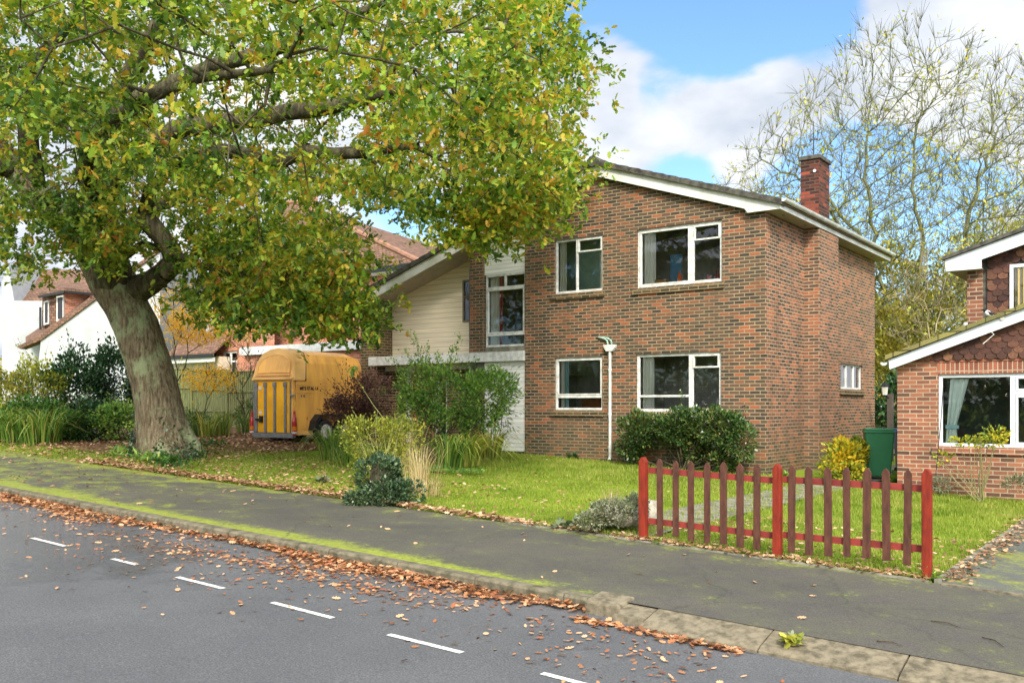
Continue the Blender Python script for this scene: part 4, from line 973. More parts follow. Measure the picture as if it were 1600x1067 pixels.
# leaf colours
ML_oak = leafmat('oak leaves', [(.022, .056, .014), (.045, .105, .018), (.085, .165, .022), (.15, .23, .028), (.26, .32, .035), (.43, .33, .035), (.38, .13, .03)], .32, .6)
ML_oak2 = leafmat('yellow green oak leaves', [(.07, .16, .018), (.14, .26, .024), (.25, .36, .03), (.40, .44, .045), (.50, .36, .045), (.40, .14, .03)], .38, .4)
ML_ash = leafmat('thin yellow ash leaves', [(.26, .30, .04), (.38, .40, .05), (.50, .48, .07), (.48, .38, .07)], .35, .2)
ML_mass = leafmat('autumn undergrowth leaves', [(.045, .065, .015), (.12, .14, .025), (.27, .25, .04), (.42, .36, .06), (.46, .30, .07)], .35, .55)
ML_hedge = leafmat('glossy hedge leaves', [(.012, .035, .010), (.03, .075, .018), (.06, .12, .028), (.12, .17, .04), (.19, .15, .05)], .15, .25, .3, .5)
ML_green = leafmat('mid green shrub leaves', [(.06, .14, .03), (.11, .23, .045), (.17, .31, .06), (.27, .40, .08), (.42, .48, .10)], .3, .35)
ML_purple = leafmat('purple barberry leaves', [(.05, .022, .022), (.095, .042, .038), (.15, .07, .06), (.21, .11, .08)], .2, .3)
ML_yellowgreen = leafmat('yellow green rose leaves', [(.08, .12, .02), (.19, .23, .035), (.34, .35, .05), (.52, .46, .07)], .35, .35)
ML_ivy = leafmat('dark ivy leaves', [(.012, .032, .014), (.028, .062, .024), (.055, .10, .038), (.12, .17, .075)], .1, .2, .35, .45)
ML_greyivy = leafmat('grey green ground leaves', [(.07, .09, .05), (.14, .17, .09), (.22, .25, .14), (.30, .26, .16)], .15, .3)
ML_laurel = leafmat('dark laurel leaves', [(.006, .022, .010), (.015, .05, .018), (.035, .095, .03), (.07, .16, .045)], .1, .3, .28, .55)
ML_maple = leafmat('golden maple leaves', [(.66, .40, .03), (.82, .54, .05), (.88, .62, .12), (.82, .46, .12)], .55, .35)
ML_strap = leafmat('strap leaves', [(.05, .12, .02), (.11, .21, .03), (.21, .31, .05), (.38, .36, .10)], .3, .2)
ML_iris = leafmat('yellowing iris leaves', [(.14, .22, .03), (.28, .34, .05), (.46, .44, .09), (.58, .44, .15)], .35, .3)
ML_dry = leafmat('dry straw stalks', [(.34, .26, .12), (.52, .41, .20), (.64, .52, .28)], .25, .1)
ML_bins = leafmat('bright yellow shrub leaves', [(.04, .10, .02), (.12, .20, .03), (.34, .36, .03), (.60, .48, .03), (.66, .40, .03)], .3, .5)
ML_grass = leafmat('lawn grass blades', [(.11, .18, .022), (.19, .26, .033), (.27, .33, .05), (.40, .38, .11)], .4, .45, .6, .1)
ML_fallen = leafmat('fallen oak leaves', [(.16, .06, .03), (.27, .12, .055), (.42, .21, .10), (.58, .36, .20), (.42, .18, .07), (.28, .085, .035)], .15, .15, .6, .25)
ML_fallen2 = leafmat('older fallen leaves', [(.13, .065, .035), (.26, .14, .07), (.42, .25, .13), (.56, .39, .24)], .12, .2, .75, .15)
ML_fern = leafmat('fern leaves', [(.02, .06, .012), (.045, .12, .02), (.09, .19, .03)], .3, .2)

# ------------------------------------------------------------------ the oak
OK = onG(262, 715)
OAKT = empty('oak_tree', tuple(OK), 'huge leaning oak in autumn leaf with a lichen patched trunk beside the pavement', 'tree')
D0 = 19.0
tr_pts = [(264, 728, .74), (263, 716, .68), (261, 704, .63), (258, 690, .575), (253, 665, .53), (247, 630, .50), (240, 595, .495), (231, 565, .49), (222, 540, .49), (212, 510, .49), (199, 482, .50), (186, 458, .53), (175, 435, .56), (158, 408, .52), (136, 380, .46), (110, 352, .43), (84, 326, .40), (54, 298, .37), (20, 262, .33), (-15, 220, .29), (-50, 170, .25)]
Pp = [at(a, b_, D0 - max(0, (430-b_))*.004) for a, b_, r_ in tr_pts]; Rr = [q[2]*.95 for q in tr_pts]
for i in range(1, len(Pp)-1):
    v_ = (Pp[i+1]-Pp[i-1]).normalized(); Rr[i] *= max(.72, v_.z)          # measured widths were horizontal: lean makes the stem thinner
Rr[-1] *= .72
# resample finely for bark relief
PP, RR = [], []
for i in range(len(Pp)-1):
    k = max(2, int((Pp[i+1]-Pp[i]).length/.06))
    for j in range(k): t_ = j/k; PP.append(Pp[i].lerp(Pp[i+1], t_)); RR.append(Rr[i]*(1-t_)+Rr[i+1]*t_)
mb = MB(); mb.tube(PP, RR, 72)
from mathutils import noise as mn
for i, v in enumerate(mb.v[:len(PP)*72]):
    k = i//72; a_ = 2*math.pi*(i % 72)/72; c_ = PP[k]; d_ = v - c_
    low = max(0, 1-(c_.z-OK.z)/1.0)
    q = Vector((math.cos(a_)*3.5, math.sin(a_)*3.5, c_.z*.55)); rdg = mn.noise(q*2.6)*.045 + abs(mn.noise(Vector((q.x*4.5, q.y*4.5, c_.z*2.2))))*-.05 + mn.noise(Vector((math.cos(a_)*1.2, math.sin(a_)*1.2, c_.z*.8)))*.10
    root = (max(0, math.sin(a_*5+1))**1.5*.15 + .02)*low**1.5
    mb.v[i] = c_ + d_*(1 + rdg + root)
mb.build('trunk', M_bark, OAKT, smooth=True)

limbs = {  # (px, py, D, radius)
 'elbow': [(215, 452, 18.9, .30), (238, 440, 18.7, .24), (258, 425, 18.5, .22), (272, 408, 18.4, .21), (266, 388, 18.3, .19), (252, 368, 18.3, .19), (238, 352, 18.3, .20), (230, 332, 18.2, .15), (236, 300, 18, .13), (262, 262, 17.6, .12), (300, 240, 17.2, .12), (350, 236, 16.8, .13), (400, 248, 16.4, .13), (440, 252, 16.2, .12), (480, 236, 16, .11), (530, 240, 15.8, .10), (590, 236, 15.6, .08), (650, 228, 15.4, .05)],
 'stem2': [(178, 440, 18.9, .42), (165, 395, 18.6, .34), (155, 330, 18.2, .30), (150, 260, 17.8, .26), (165, 190, 17.4, .22), (200, 120, 17, .18), (240, 50, 16.6, .14), (290, -40, 16.2, .10)],
 'right1': [(155, 330, 18.2, .2), (190, 270, 17.5, .17), (240, 216, 16.8, .19), (300, 200, 16.2, .17), (370, 190, 15.8, .15), (450, 178, 15.6, .14), (520, 165, 15.4, .13), (575, 152, 15.2, .12), (635, 142, 15, .06), (700, 120, 14.9, .04)],
 'right2': [(165, 190, 17.4, .2), (230, 150, 16.4, .15), (320, 110, 15.6, .13), (420, 82, 15, .11), (500, 40, 14.6, .09), (570, 14, 14.4, .07), (640, -20, 14.2, .05)],
 'twist': [(575, 152, 15.2, .07), (610, 110, 15.1, .06), (632, 82, 15, .05), (660, 60, 15, .04)],
 'low': [(196, 400, 18.8, .09), (225, 380, 18.6, .075), (262, 392, 18.3, .07), (300, 412, 18, .055), (345, 420, 17.6, .05), (400, 440, 17.2, .04), (470, 455, 16.8, .03)],
 'left1': [(54, 298, 18.5, .24), (46, 240, 18.2, .2), (40, 180, 17.9, .17), (46, 120, 17.5, .14), (90, 60, 17, .1), (140, 0, 16.6, .07)],
 'left2': [(20, 262, 18.3, .2), (-30, 260, 17.6, .15), (-100, 240, 17, .1)],
 'front': [(155, 330, 18.2, .2), (130, 270, 17, .15), (150, 210, 15.6, .12), (220, 160, 14.2, .1), (320, 120, 13, .07), (420, 110, 12, .05)],
 'back': [(165, 395, 18.6, .2), (230, 330, 20, .15), (320, 290, 21.5, .12), (430, 270, 23, .09)],
}
nodes, par, fix = [], [], []
for nm, L_ in limbs.items():
    prev = -1
    pts_ = [np.array(at(a, b_, d_)) for a, b_, d_, r_ in L_]; rs = [q[3] for q in L_]
    fine, fr_r = [], []
    for i in range(len(pts_)-1):
        k = max(1, int(np.linalg.norm(pts_[i+1]-pts_[i])/.35))
        for j in range(k): fine.append(pts_[i]+(pts_[i+1]-pts_[i])*j/k); fr_r.append(rs[i]+(rs[i+1]-rs[i])*j/k)
    fine.append(pts_[-1]); fr_r.append(rs[-1])
    for p, r_ in zip(fine, fr_r): nodes.append(p + (GAUSS(1, .02)[0] if prev >= 0 else 0)); par.append(prev); fix.append(r_); prev = len(nodes)-1
OUT = [(-900, -700), (840, -700), (850, -60), (872, 0), (900, 45), (925, 90), (930, 130), (922, 165), (900, 195), (905, 235), (925, 275), (918, 300), (880, 322), (850, 345), (826, 362), (795, 375), (770, 392), (742, 388), (716, 375), (718, 352), (690, 350), (650, 342), (600, 322), (560, 312), (528, 322), (532, 352), (560, 365), (585, 385), (592, 415), (575, 440), (560, 460), (592, 480), (590, 505), (566, 530), (545, 540), (520, 535), (498, 518), (450, 508), (405, 512), (372, 530), (345, 505), (318, 500), (296, 485), (270, 465), (262, 455), (300, 430), (240, 330), (205, 345), (215, 400), (180, 410), (140, 405), (110, 360), (92, 395), (88, 420), (110, 440), (95, 452), (70, 435), (50, 445), (20, 420), (0, 455), (-900, 450)]
HOLES = [[(204, 318), (262, 300), (300, 360), (300, 440), (262, 470), (205, 460), (200, 400)], [(200, 458), (300, 458), (262, 500), (215, 500)], [(420, 296), (470, 305), (555, 308), (600, 330), (640, 348), (600, 372), (556, 360), (524, 340), (470, 330), (420, 318)], [(66, 222), (108, 222), (112, 268), (74, 272)], [(20, 340), (60, 350), (110, 410), (60, 400), (15, 380)], [(325, 300), (350, 300), (345, 330), (320, 325)]]
attr = []
cE = np.array(at(430, 634, 16.6)); cE[2] = 8.6
rE = np.array([8.9, 8.0, 7.2]); axes = np.array([[RT[0], RT[1], 0], [FW[0], FW[1], 0], [0, 0, 1]])
while sum(len(a_) for a_ in attr) < 2100:
    d_ = rand_dirs(2000); rr_ = RNG.uniform(.25, 1, 2000)**.55
    P = cE + (d_*rr_[:, None]*rE) @ axes
    px_, py_, D_ = proj(P); ok = (D_ > 8.5) & (P[:, 2] > 2.2) & inpoly(px_, py_, OUT)
    for h_ in HOLES: ok &= ~inpoly(px_, py_, h_)
    inf = (px_ > -60) & (py_ > -60)
    ok &= inf | (RNG.uniform(size=2000) < .09)
    ok &= ~((py_ > 300) & (D_ < 13.5))
    cv = np.sin(P[:, 0]*2.3+1)*np.sin(P[:, 1]*2.1+.4)+np.sin(P[:, 2]*2.7+P[:, 0]*1.1)*.8+np.sin(P[:, 1]*1.3+P[:, 2]*1.7)*.5
    ok &= cv > RNG.uniform(-.9, .35, 2000)
    for lx0, ly0, lx1, ly1, wd_ in ((370, 240, 600, 238, 13), (240, 216, 370, 238, 10), (560, 152, 680, 118, 10), (500, 30, 600, 10, 10), (20, 120, 60, 200, 14), (228, 300, 240, 350, 22), (300, 60, 420, 84, 9)):
        tt_ = np.clip(((px_-lx0)*(lx1-lx0)+(py_-ly0)*(ly1-ly0))/((lx1-lx0)**2+(ly1-ly0)**2), 0, 1); dd_ = np.hypot(px_-lx0-tt_*(lx1-lx0), py_-ly0-tt_*(ly1-ly0)); ok &= ~((dd_ < wd_+12) & (D_ < 16.5) & (RNG.uniform(size=2000) < .8))
    attr.append(P[ok])
# hanging lower sprays between trunk and garage
for (a, b_, d_, rx, ry, n_) in ((400, 420, 17.5, 150, 90, 95), (480, 470, 17, 95, 60, 70), (330, 480, 17.6, 60, 50, 26), (560, 400, 16.8, 35, 30, 16), (70, 380, 17.4, 60, 45, 26), (150, 370, 17.2, 60, 40, 40), (790, 330, 15.6, 110, 60, 110), (300, 350, 17.6, 90, 60, 40), (540, 500, 16.8, 45, 35, 34)):
    P = blobpts(n_*2, at(a, b_, d_), (rx*d_/FOC, 1.5, ry*d_/FOC), .1); px_, py_, D_ = proj(P); ok = inpoly(px_, py_, OUT)
    for h_ in HOLES: ok &= ~inpoly(px_, py_, h_)
    attr.append(P[ok][:n_])
attr = np.concatenate(attr)
GP, GPAR = grow(nodes, par, attr, step=.42, infl=4.5, kill=.5, iters=60, trop=(0, 0, .02))
gr, gch = radii(GPAR, .0075, 2.25)
gr[:len(fix)] = np.maximum(gr[:len(fix)]*.0+np.array(fix), .0)
sel = np.where(GPAR >= 0)[0]
V, F = frusta(GP[GPAR[sel]], GP[sel]+(GP[sel]-GP[GPAR[sel]])*.12, np.minimum(gr[GPAR[sel]], gr[sel]*1.5+.004), gr[sel], 7); np_mesh('branches', V, F, M_limb, OAKT, smooth=True)
# leaves: bunches at every crown point and along the thin twigs
px_, py_, D_ = proj(attr); near = (px_ > -70) & (px_ < 1650) & (py_ > -70)
P1 = attr[near]; P2 = attr[~near]
tw = GP[(gr < .02)]; pxt, pyt, _ = proj(tw); tw = tw[(pyt > -50) & (pxt > -50)]
def bunch(P, n, s, size, m, name):
    g = 7 if n > 12 else n; m_ = max(1, n//g)                  # rosettes of leaves at the twig ends
    c = np.repeat(P, m_, axis=0); o_ = RNG.normal(size=(len(c), 3))*np.array([s, s, s*.62]); c = c + o_
    k = len(c)*g; q = np.repeat(c, g, axis=0) + RNG.normal(size=(k, 3))*.035
    dirs = rand_dirs(k) + np.repeat(o_/(np.linalg.norm(o_, axis=1, keepdims=True)+1e-6), g, axis=0)*.8
    dirs /= np.linalg.norm(dirs, axis=1, keepdims=True)+1e-6
    return leaves(q, size, OAK, dirs, .9, .05)
pick = RNG.uniform(size=len(P1)); pxn = px_[near]; yel = pick < np.clip(.22 + (pxn-300)/1400 + .18*(D_[near] < 12.5), .1, .6)
V, F = join([bunch(P1[~yel], 49, .28, .114, None, ''), bunch(tw[::2], 5, .17, .10, None, ''), bunch(P2, 9, .4, .2, None, '')]); np_mesh('crown', V, F, ML_oak, OAKT)
V, F = join([bunch(P1[yel], 49, .27, .112, None, ''), bunch(tw[1::4], 5, .15, .10, None, '')]); np_mesh('crown', V, F, ML_oak2, OAKT, label='yellow green autumn part of the crown')
print('oak', len(attr), len(GP), len(tw))

# ------------------------------------------------------------------ bare branched tree behind the house on the right
def bare_tree(name, label, basep, stems_, env, n_attr, leaf_n, m_leaf, size, step=.4, bark_m=None, rb=.22, tip=.006):
    E = empty(name, basep, label, 'tree')
    nodes, par = [], []
    for st in stems_:
        prev = -1
        for i in range(len(st)-1):
            a, b_ = np.array(st[i]), np.array(st[i+1]); k = max(1, int(np.linalg.norm(b_-a)/step))
            for j in range(k): nodes.append(a+(b_-a)*j/k + GAUSS(1, .05)[0]); par.append(prev); prev = len(nodes)-1
        nodes.append(np.array(st[-1])); par.append(prev)
    P, PR = grow(nodes, par, env(n_attr), step=step, infl=6, kill=step*1.3, iters=60, trop=(0, 0, .24))
    r_, ch_ = radii(PR, tip, 2.1); r_ = np.minimum(r_*1.0, rb)
    s_ = np.where(PR >= 0)[0]; A_ = [P[PR[s_]]]; Bq = [P[s_]+(P[s_]-P[PR[s_]])*.1]; ra = [np.minimum(r_[PR[s_]], r_[s_]*1.6)]; rb_ = [r_[s_]]
    tips = np.where(ch_ <= 1)[0]; tips = tips[PR[tips] >= 0]; tv = P[tips]-P[PR[tips]]; tv /= np.linalg.norm(tv, axis=1, keepdims=True)
    ends = [P[tips]]
    for q in range(5):
        d_ = tv*.7 + rand_dirs(len(tips))*.5 + np.array([0, 0, .5]); d_ /= np.linalg.norm(d_, axis=1, keepdims=True); l_ = RNG.uniform(.3, .85, len(tips))*step/.4
        e_ = P[tips]+d_*l_[:, None]; A_.append(P[tips]); Bq.append(e_); ra.append(np.full(len(tips), tip)); rb_.append(np.full(len(tips), tip*.5)); ends.append(e_)
    V, F = frusta(np.concatenate(A_), np.concatenate(Bq), np.concatenate(ra), np.concatenate(rb_), 4); np_mesh('trunk', V, F, bark_m or M_ashbark, E)
    ends = np.concatenate(ends); low = RNG.choice(len(ends), leaf_n) if len(ends) else []
    zc = (ends[low][:, 2]-ends[:, 2].min())/(np.ptp(ends[:, 2])); kc = ends[low]; cl_ = np.sin(kc[:, 0]*1.9+kc[:, 2]*.7)*np.sin(kc[:, 1]*1.7+1)+np.sin(kc[:, 2]*2.1+kc[:, 0])*.7; keep = RNG.uniform(size=leaf_n) < (1.1-.75*zc)*np.clip(.6+.6*cl_, .1, 1.2)
    q = ends[low][keep]; q = q + RNG.normal(size=q.shape)*.13
    V, F = leaves(q, size, DIAM, None, .4, .5); np_mesh('crown', V, F, m_leaf, E)
    return E
DA = 33.
def dome(cx_px, zc, rx, rz, D, seed=0):
    c = np.array(at(cx_px, 634, D)); c[2] = zc
    def f(n):
        d_ = rand_dirs(n*2); d_ = d_[d_[:, 2] > -.45][:n]; rr_ = RNG.uniform(.12, 1, len(d_))**.6
        rr_ *= 1+.08*np.sin(d_[:, 0]*6+seed)*np.sin(d_[:, 2]*5)
        return c + (d_*rr_[:, None]*np.array([rx, rx*.8, rz])) @ axes
    return f
bA = at(1392, 668, DA); bA.z = gz(bA.x)
st = [[tuple(bA), at(1388, 560, DA), at(1350, 430, DA), at(1300, 330, DA-1), at(1250, 260, DA-1)],
      [tuple(bA+Vector((.3, .2, 0))), at(1400, 540, DA), at(1372, 400, DA), at(1352, 280, DA), at(1356, 190, DA)],
      [tuple(bA+Vector((.5, 0, 0))), at(1425, 520, DA), at(1440, 380, DA+1), at(1425, 260, DA+1), at(1440, 160, DA+1)],
      [tuple(bA+Vector((.8, .3, 0))), at(1460, 520, DA), at(1500, 400, DA), at(1530, 280, DA), at(1560, 200, DA)],
      [tuple(bA+Vector((.7, .5, 0))), at(1480, 540, DA), at(1570, 430, DA+1), at(1650, 320, DA+1)],
      [tuple(bA), at(1380, 500, DA+1), at(1340, 360, DA+1.5), at(1270, 290, DA+2), at(1190, 250, DA+2)]]
bare_tree('ash_tree', 'tall fan shaped thinly leaved tree with bare grey twigs behind the brick house', tuple(bA), st, dome(1435, 6.6, 7.0, 8.0, DA), 4600, 24000, ML_ash, .13, .36, rb=.24, tip=.0075)

# smaller trees and undergrowth behind the gap
bA2 = at(1452, 640, 30); bA2.z = gz(bA2.x)
bare_tree('young_tree', 'pale many stemmed young tree in yellow leaf seen between the two brick houses', tuple(bA2), [[tuple(bA2), at(1452, 520, 30), at(1448, 440, 30)], [tuple(bA2), at(1462, 520, 30), at(1480, 430, 30)]], dome(1458, 4.2, 1.9, 2.6, 30, 2), 260, 1500, ML_mass, .11, .3, bark_m=painted('pale straw bark', (.42, .34, .2), .9), rb=.05)
for i, (px1, py1, D1, rx1, ry1, n1, m1, lab) in enumerate((
    (1400, 590, 31, 58, 120, 4200, ML_mass, 'tall yellowing bush mass right behind the corner of the brick house'),
    (1490, 520, 33, 70, 110, 4200, ML_mass, 'dense yellow green bush behind the neighbour roof'),
    (1400, 455, 34, 48, 70, 1900, ML_mass, 'loose yellow green growth climbing the tall tree trunk'),
    (1400, 640, 27, 26, 50, 1500, ML_laurel, 'dark green ivy bush beside the lantern post'),
    (1560, 420, 36, 80, 90, 2600, ML_ash, 'thin yellow green bush seen over the upper neighbour roof'))):
    bush('bush', lab, 'bush', [B(px1, py1, D1, rx1, ry1, 1.6, n1)], .13, m1, DIAM, 8, shell=.25, clump=1.2, stem_r=.03)
bush('bush', 'pale green bush between the far brick house and the low cream wing roof', 'bush', [B(655, 425, 42, 70, 50, 2, 2600), B(700, 385, 42, 34, 36, 1.5, 500), B(620, 460, 41, 50, 40, 1.5, 1200)], .17, ML_yellowgreen, DIAM, 8, shell=.3, clump=1.0, sprigs=[(at(655, 410, 42), at(650, 345, 42), 10), (at(690, 400, 42), at(672, 335, 42), 12), (at(700, 400, 42), at(712, 345, 42), 10)])

# far belt of trees along the horizon and the trees across the road (seen in the window glass)
parts = []
for i in range(60):
    px1 = -260 + i*34; D1 = RNG.uniform(75, 95); hh = RNG.uniform(30, 62) if px1 < 1150 else RNG.uniform(60, 105)
    c = at(px1, 640-hh, D1); P = blobpts(420, c, (3.0, 3.0, hh*D1/FOC), .3); parts.append(leaves(P, .75, DIAM, None, .3))
V, F = join(parts); np_mesh('distant_trees', V, F, ML_mass, kind='stuff', label='distant belt of autumn trees along the horizon')
hx_ = [-30+i*1.5 for i in range(40)]
parts = [leaves(blobpts(500, (x_, -24.6, .9), (1.3, 1.0, 1.7), .6), .3, DIAM, None, .3) for x_ in hx_]
V, F = join(parts); np_mesh('hedge', V, F, ML_hedge, label='long dark hedge across the road, out of the picture, mirrored in the windows', cat='hedge')
for i, (x_, y_, r_, h_) in enumerate(((-34, -45, 5, 9), (-23, -43, 4.6, 8.5), (-12, -46, 5, 10), (-2, -44, 4.5, 8), (8, -46, 5, 9.5), (18, -45, 4.6, 8.5), (28, -47, 5, 9))):
    E = empty('street_tree', (x_, y_, gz(x_)), 'leafy green tree across the road, out of the picture, mirrored in the windows', 'tree', 'trees across the road')
    P = blobpts(2600, (x_, y_, h_*.55), (r_, r_*.9, h_*.50), .45); V, F = leaves(P, .42, DIAM, None, .4); np_mesh('crown', V, F, ML_oak, E)
    MB().tube([(x_, y_, gz(x_)-.1), (x_+.1, y_, 2), (x_-.1, y_, h_*.6)], [.32, .22, .1], 9).build('trunk', M_bark, E, smooth=True)

# ------------------------------------------------------------------ garden shrubs
# clipped evergreen under the ground floor window
hb = onY(1068, 700, -.55)
bush('clipped_shrub', 'dark glossy clipped shrub under the large ground floor window', 'shrub',
     [(onY(1000, 672, -.55), (.52, .45, .40), 1700), (onY(1060, 668, -.55), (.60, .48, .40), 2300), (onY(1090, 664, -.5), (.5, .4, .34), 1000), (onY(1120, 668, -.6), (.55, .45, .40), 1700), (onY(1158, 690, -.6), (.33, .4, .40), 900), (onY(985, 695, -.55), (.33, .35, .36), 700), (onY(1090, 705, -.45), (.35, .3, .3), 500), (onY(1130, 720, -.5), (.35, .35, .22), 500)],
     .062, ML_hedge, OVAL, 2, base=(hb.x, hb.y, gz(hb.x)), shell=.45, clump=1.0, stem_r=.022, stem_m=M_limb,
     sprigs=[(onY(990, 670, -.4), onY(986, 620, -.35), 26), (onY(1060, 660, -.5), onY(1066, 612, -.5), 30), (onY(1165, 690, -.4), onY(1164, 628, -.3), 26)])
# large green shrub in front of the porch
gb_ = onG(672, 722)
bush('green_shrub', 'large loose green shrub with tall shoots in front of the porch door', 'shrub',
     [B(700, 625, 20.2, 72, 46, .8, 2100), B(770, 612, 20, 38, 40, .6, 1000), B(660, 600, 20.4, 42, 36, .6, 900), B(690, 668, 20, 54, 32, .7, 900), B(750, 630, 20, 40, 50, .6, 1100), B(650, 640, 20.2, 30, 45, .5, 800)], .06, ML_green, OVAL, 6, base=tuple(gb_), shell=.45, clump=.6, stem_r=.02,
     sprigs=[(at(660, 600, 20.4), at(p_, q_, 20.6), 80) for p_, q_ in ((645, 515), (652, 535), (632, 545), (668, 540), (672, 560), (608, 560), (690, 560), (718, 560))] + [(at(700, 590, 20.2), at(p_, q_, 20.3), 70) for p_, q_ in ((720, 522), (705, 545), (745, 560), (765, 585), (618, 590), (600, 610), (800, 600), (810, 630), (625, 660), (790, 570), (680, 550))])
MB().tube([gb_+Vector((0, 0, -.05)), at(678, 700, 20.1), at(690, 668, 20.1)], [.11, .09, .07], 9).build('trunk', M_limb, None, smooth=True, label='short dark stump under the green shrub', cat='stump')
# drooping sprays to the right of it
s0 = onG(772, 708)
bush('arching_shrub', 'shrub with drooping grey green leaves against the white lower panel', 'shrub',
     [(at(790, 610, 20.6), (.25, .2, .3), 60)], .12, leafmat('drooping willow green leaves', [(.05, .10, .04), (.11, .18, .08), (.22, .28, .12), (.45, .42, .12)], .25, .2), LANCE, 5, base=tuple(s0), droop=.9,
     sprigs=[(at(772, 660, 20.5), at(p_, q_, 20.5), 22) for p_, q_ in ((808, 578), (812, 605), (822, 640), (800, 572), (790, 600), (828, 600), (785, 640), (795, 660), (760, 600), (805, 670))])
# purple barberry
pb = onG(560, 690)
bush('barberry_bush', 'dark purple leaved bush in front of the yellow trailer', 'shrub',
     [B(560, 625, 21.8, 42, 36, .6, 1500), B(535, 640, 21.6, 34, 22, .5, 700), B(585, 620, 21.8, 30, 40, .5, 800), B(560, 650, 21.6, 42, 20, .5, 700)], .055, ML_purple, DIAM, 10, base=tuple(pb), shell=.3, clump=.9,
     sprigs=[(at(555, 640, 21.7), at(p_, q_, 21.7), 34) for p_, q_ in ((524, 561), (540, 565), (553, 570), (562, 580), (511, 590), (500, 605), (575, 575), (600, 590), (610, 610), (505, 625))])
# strappy clump left of the rose
sc_ = onG(520, 716)
for px1, py1, n1, l1 in ((520, 718, 150, .85), (548, 728, 110, .7), (575, 735, 90, .65)):
    g_ = onG(px1, py1)
    straps('grass_clump', 'clump of long green strap leaves ' + {520: 'left of the rose shrub, nearest the trailer wheel', 548: 'at the foot of the purple bush', 575: 'just behind the yellow green rose shrub'}[px1], 'grass clump', g_, n1, l1, .018, ML_strap, .3, 1.2)
# yellow green rose
rb_ = onG(600, 770)
bush('rose_shrub', 'yellow green twiggy rose shrub behind the ivy covered stump', 'shrub',
     [B(585, 690, 14.6, 48, 36, .5, 1500), B(625, 680, 14.6, 34, 30, .45, 800), B(600, 720, 14.4, 52, 26, .5, 900), B(560, 672, 14.8, 26, 22, .4, 400)], .036, ML_yellowgreen, OVAL, 14, base=tuple(rb_), shell=.2, clump=1.4, stem_r=.006, stem_m=painted('green cane', (.30, .30, .10), .7),
     sprigs=[(at(590, 700, 14.6), at(p_, q_, 14.6), 30) for p_, q_ in ((550, 640), (590, 640), (625, 650), (650, 670), (535, 665))] + [(at(620, 680, 14.6), at(556, 590, 14.7), 3), (at(560, 690, 14.6), at(640, 640, 14.7), 5)])
# ivy covered stump
iv = onG(598, 785)
E = bush('ivy_stump', 'stump smothered in dark grey green ivy at the pavement edge', 'shrub',
     [B(592, 745, 12.9, 36, 34, .35, 1700), B(605, 770, 12.7, 42, 22, .4, 900), B(570, 778, 12.6, 30, 12, .3, 400), B(640, 768, 12.8, 30, 18, .3, 500)], .044, ML_ivy, OVAL, 0, base=tuple(iv), shell=.6, clump=.2)
MB().tube([iv+Vector((-.02, .15, -.1)), at(594, 745, 13), at(592, 722, 13)], [.2, .16, .1], 10).build('trunk', M_limb, E, smooth=True)
# dry grass stalks
g_ = onG(655, 768)
straps('dry_grass', 'tall dry straw coloured stalks right of the ivy stump', 'grass clump', g_, 150, .85, .008, ML_dry, .34, .45)
straps('dry_grass', 'low tuft of bleached grass at the foot of the ivy stump', 'grass clump', onG(665, 775), 110, .38, .008, ML_dry, .3, .9)
straps('dry_grass', 'tall dry seed stalks behind the rose shrub', 'grass clump', onG(640, 735), 80, 1.25, .008, ML_dry, .35, .3)
# yellowing iris
for px1, py1, n1, lab in ((728, 728, 90, 'yellow green iris leaves in front of the white lower panel'), (765, 716, 60, 'yellowing iris leaves leaning to the right by the wall'), (700, 735, 60, 'green iris leaves at the foot of the green shrub')):
    straps('iris_clump', lab, 'plant', onG(px1, py1), int(n1*1.9), .85, .034, ML_iris if px1 > 705 else ML_strap, .3, 1.25)
bush('ground_plant', 'low green weeds round the foot of the big green shrub', 'plant', [B(700, 742, 17.5, 62, 12, .35, 900)], .05, ML_green, OVAL, 0, shell=.2)
# ivy mound by the fence
im = onG(955, 826)
bush('ivy_mound', 'low mound of grey green creeper on a boulder beside the left fence post', 'shrub', [B(962, 800, 10.9, 42, 20, .38, 1900), B(925, 812, 10.7, 26, 13, .25, 600), B(990, 795, 11.0, 20, 22, .25, 500)], .032, ML_greyivy, OVAL, 0, base=tuple(im), shell=.6, clump=.2)
mb = MB(); ellip(mb, at(965, 804, 11.0), (.33, .28, .15), 14); ellip(mb, at(1010, 800, 11.4), (.16, .14, .17), 12); mb.v = [v+Vector(GAUSS(1, .012)[0]) for v in mb.v]
mb.build('boulder', painted('pale stone', (.42, .38, .30), .9, dark=(.2, .18, .13)), None, smooth=True, label='pale stone showing through the creeper beside the left fence post', cat='stone')
straps('dry_grass', 'small bleached grass tuft on top of the creeper mound', 'grass clump', at(955, 788, 11.1), 60, .24, .006, ML_dry, .1, .6)
def rosette(px1, py1, lab, m, n=26, size=.13, shape=LANCE):
    g_ = np.array(onG(px1, py1)); P = np.repeat(g_[None], n, 0)+GAUSS(n, .03)*np.array([1, 1, .2]); a_ = RNG.uniform(0, 6.28, n)
    d_ = np.stack([np.cos(a_), np.sin(a_), RNG.uniform(.1, .9, n)], 1); V, F = leaves(P, size, shape, d_, .6)
    return np_mesh('weed', V, F, m, None, label=lab, cat='weed')
rosette(885, 826, 'broad leaved grey green weed at the back of the pavement', ML_greyivy, 34, .17, OVAL)
rosette(1240, 1001, 'leafy weed growing from the broken kerb joint', ML_yellowgreen, 46, .065, OVAL)
rosette(1240, 996, 'yellowish weed leaves behind the kerb weed', ML_greyivy, 24, .05, OVAL)
rosette(1035, 850, 'small green weed at the foot of the left fence post', ML_green, 26, .09)
rosette(1448, 905, 'tuft of weeds at the foot of the right fence post', ML_green, 40, .16)
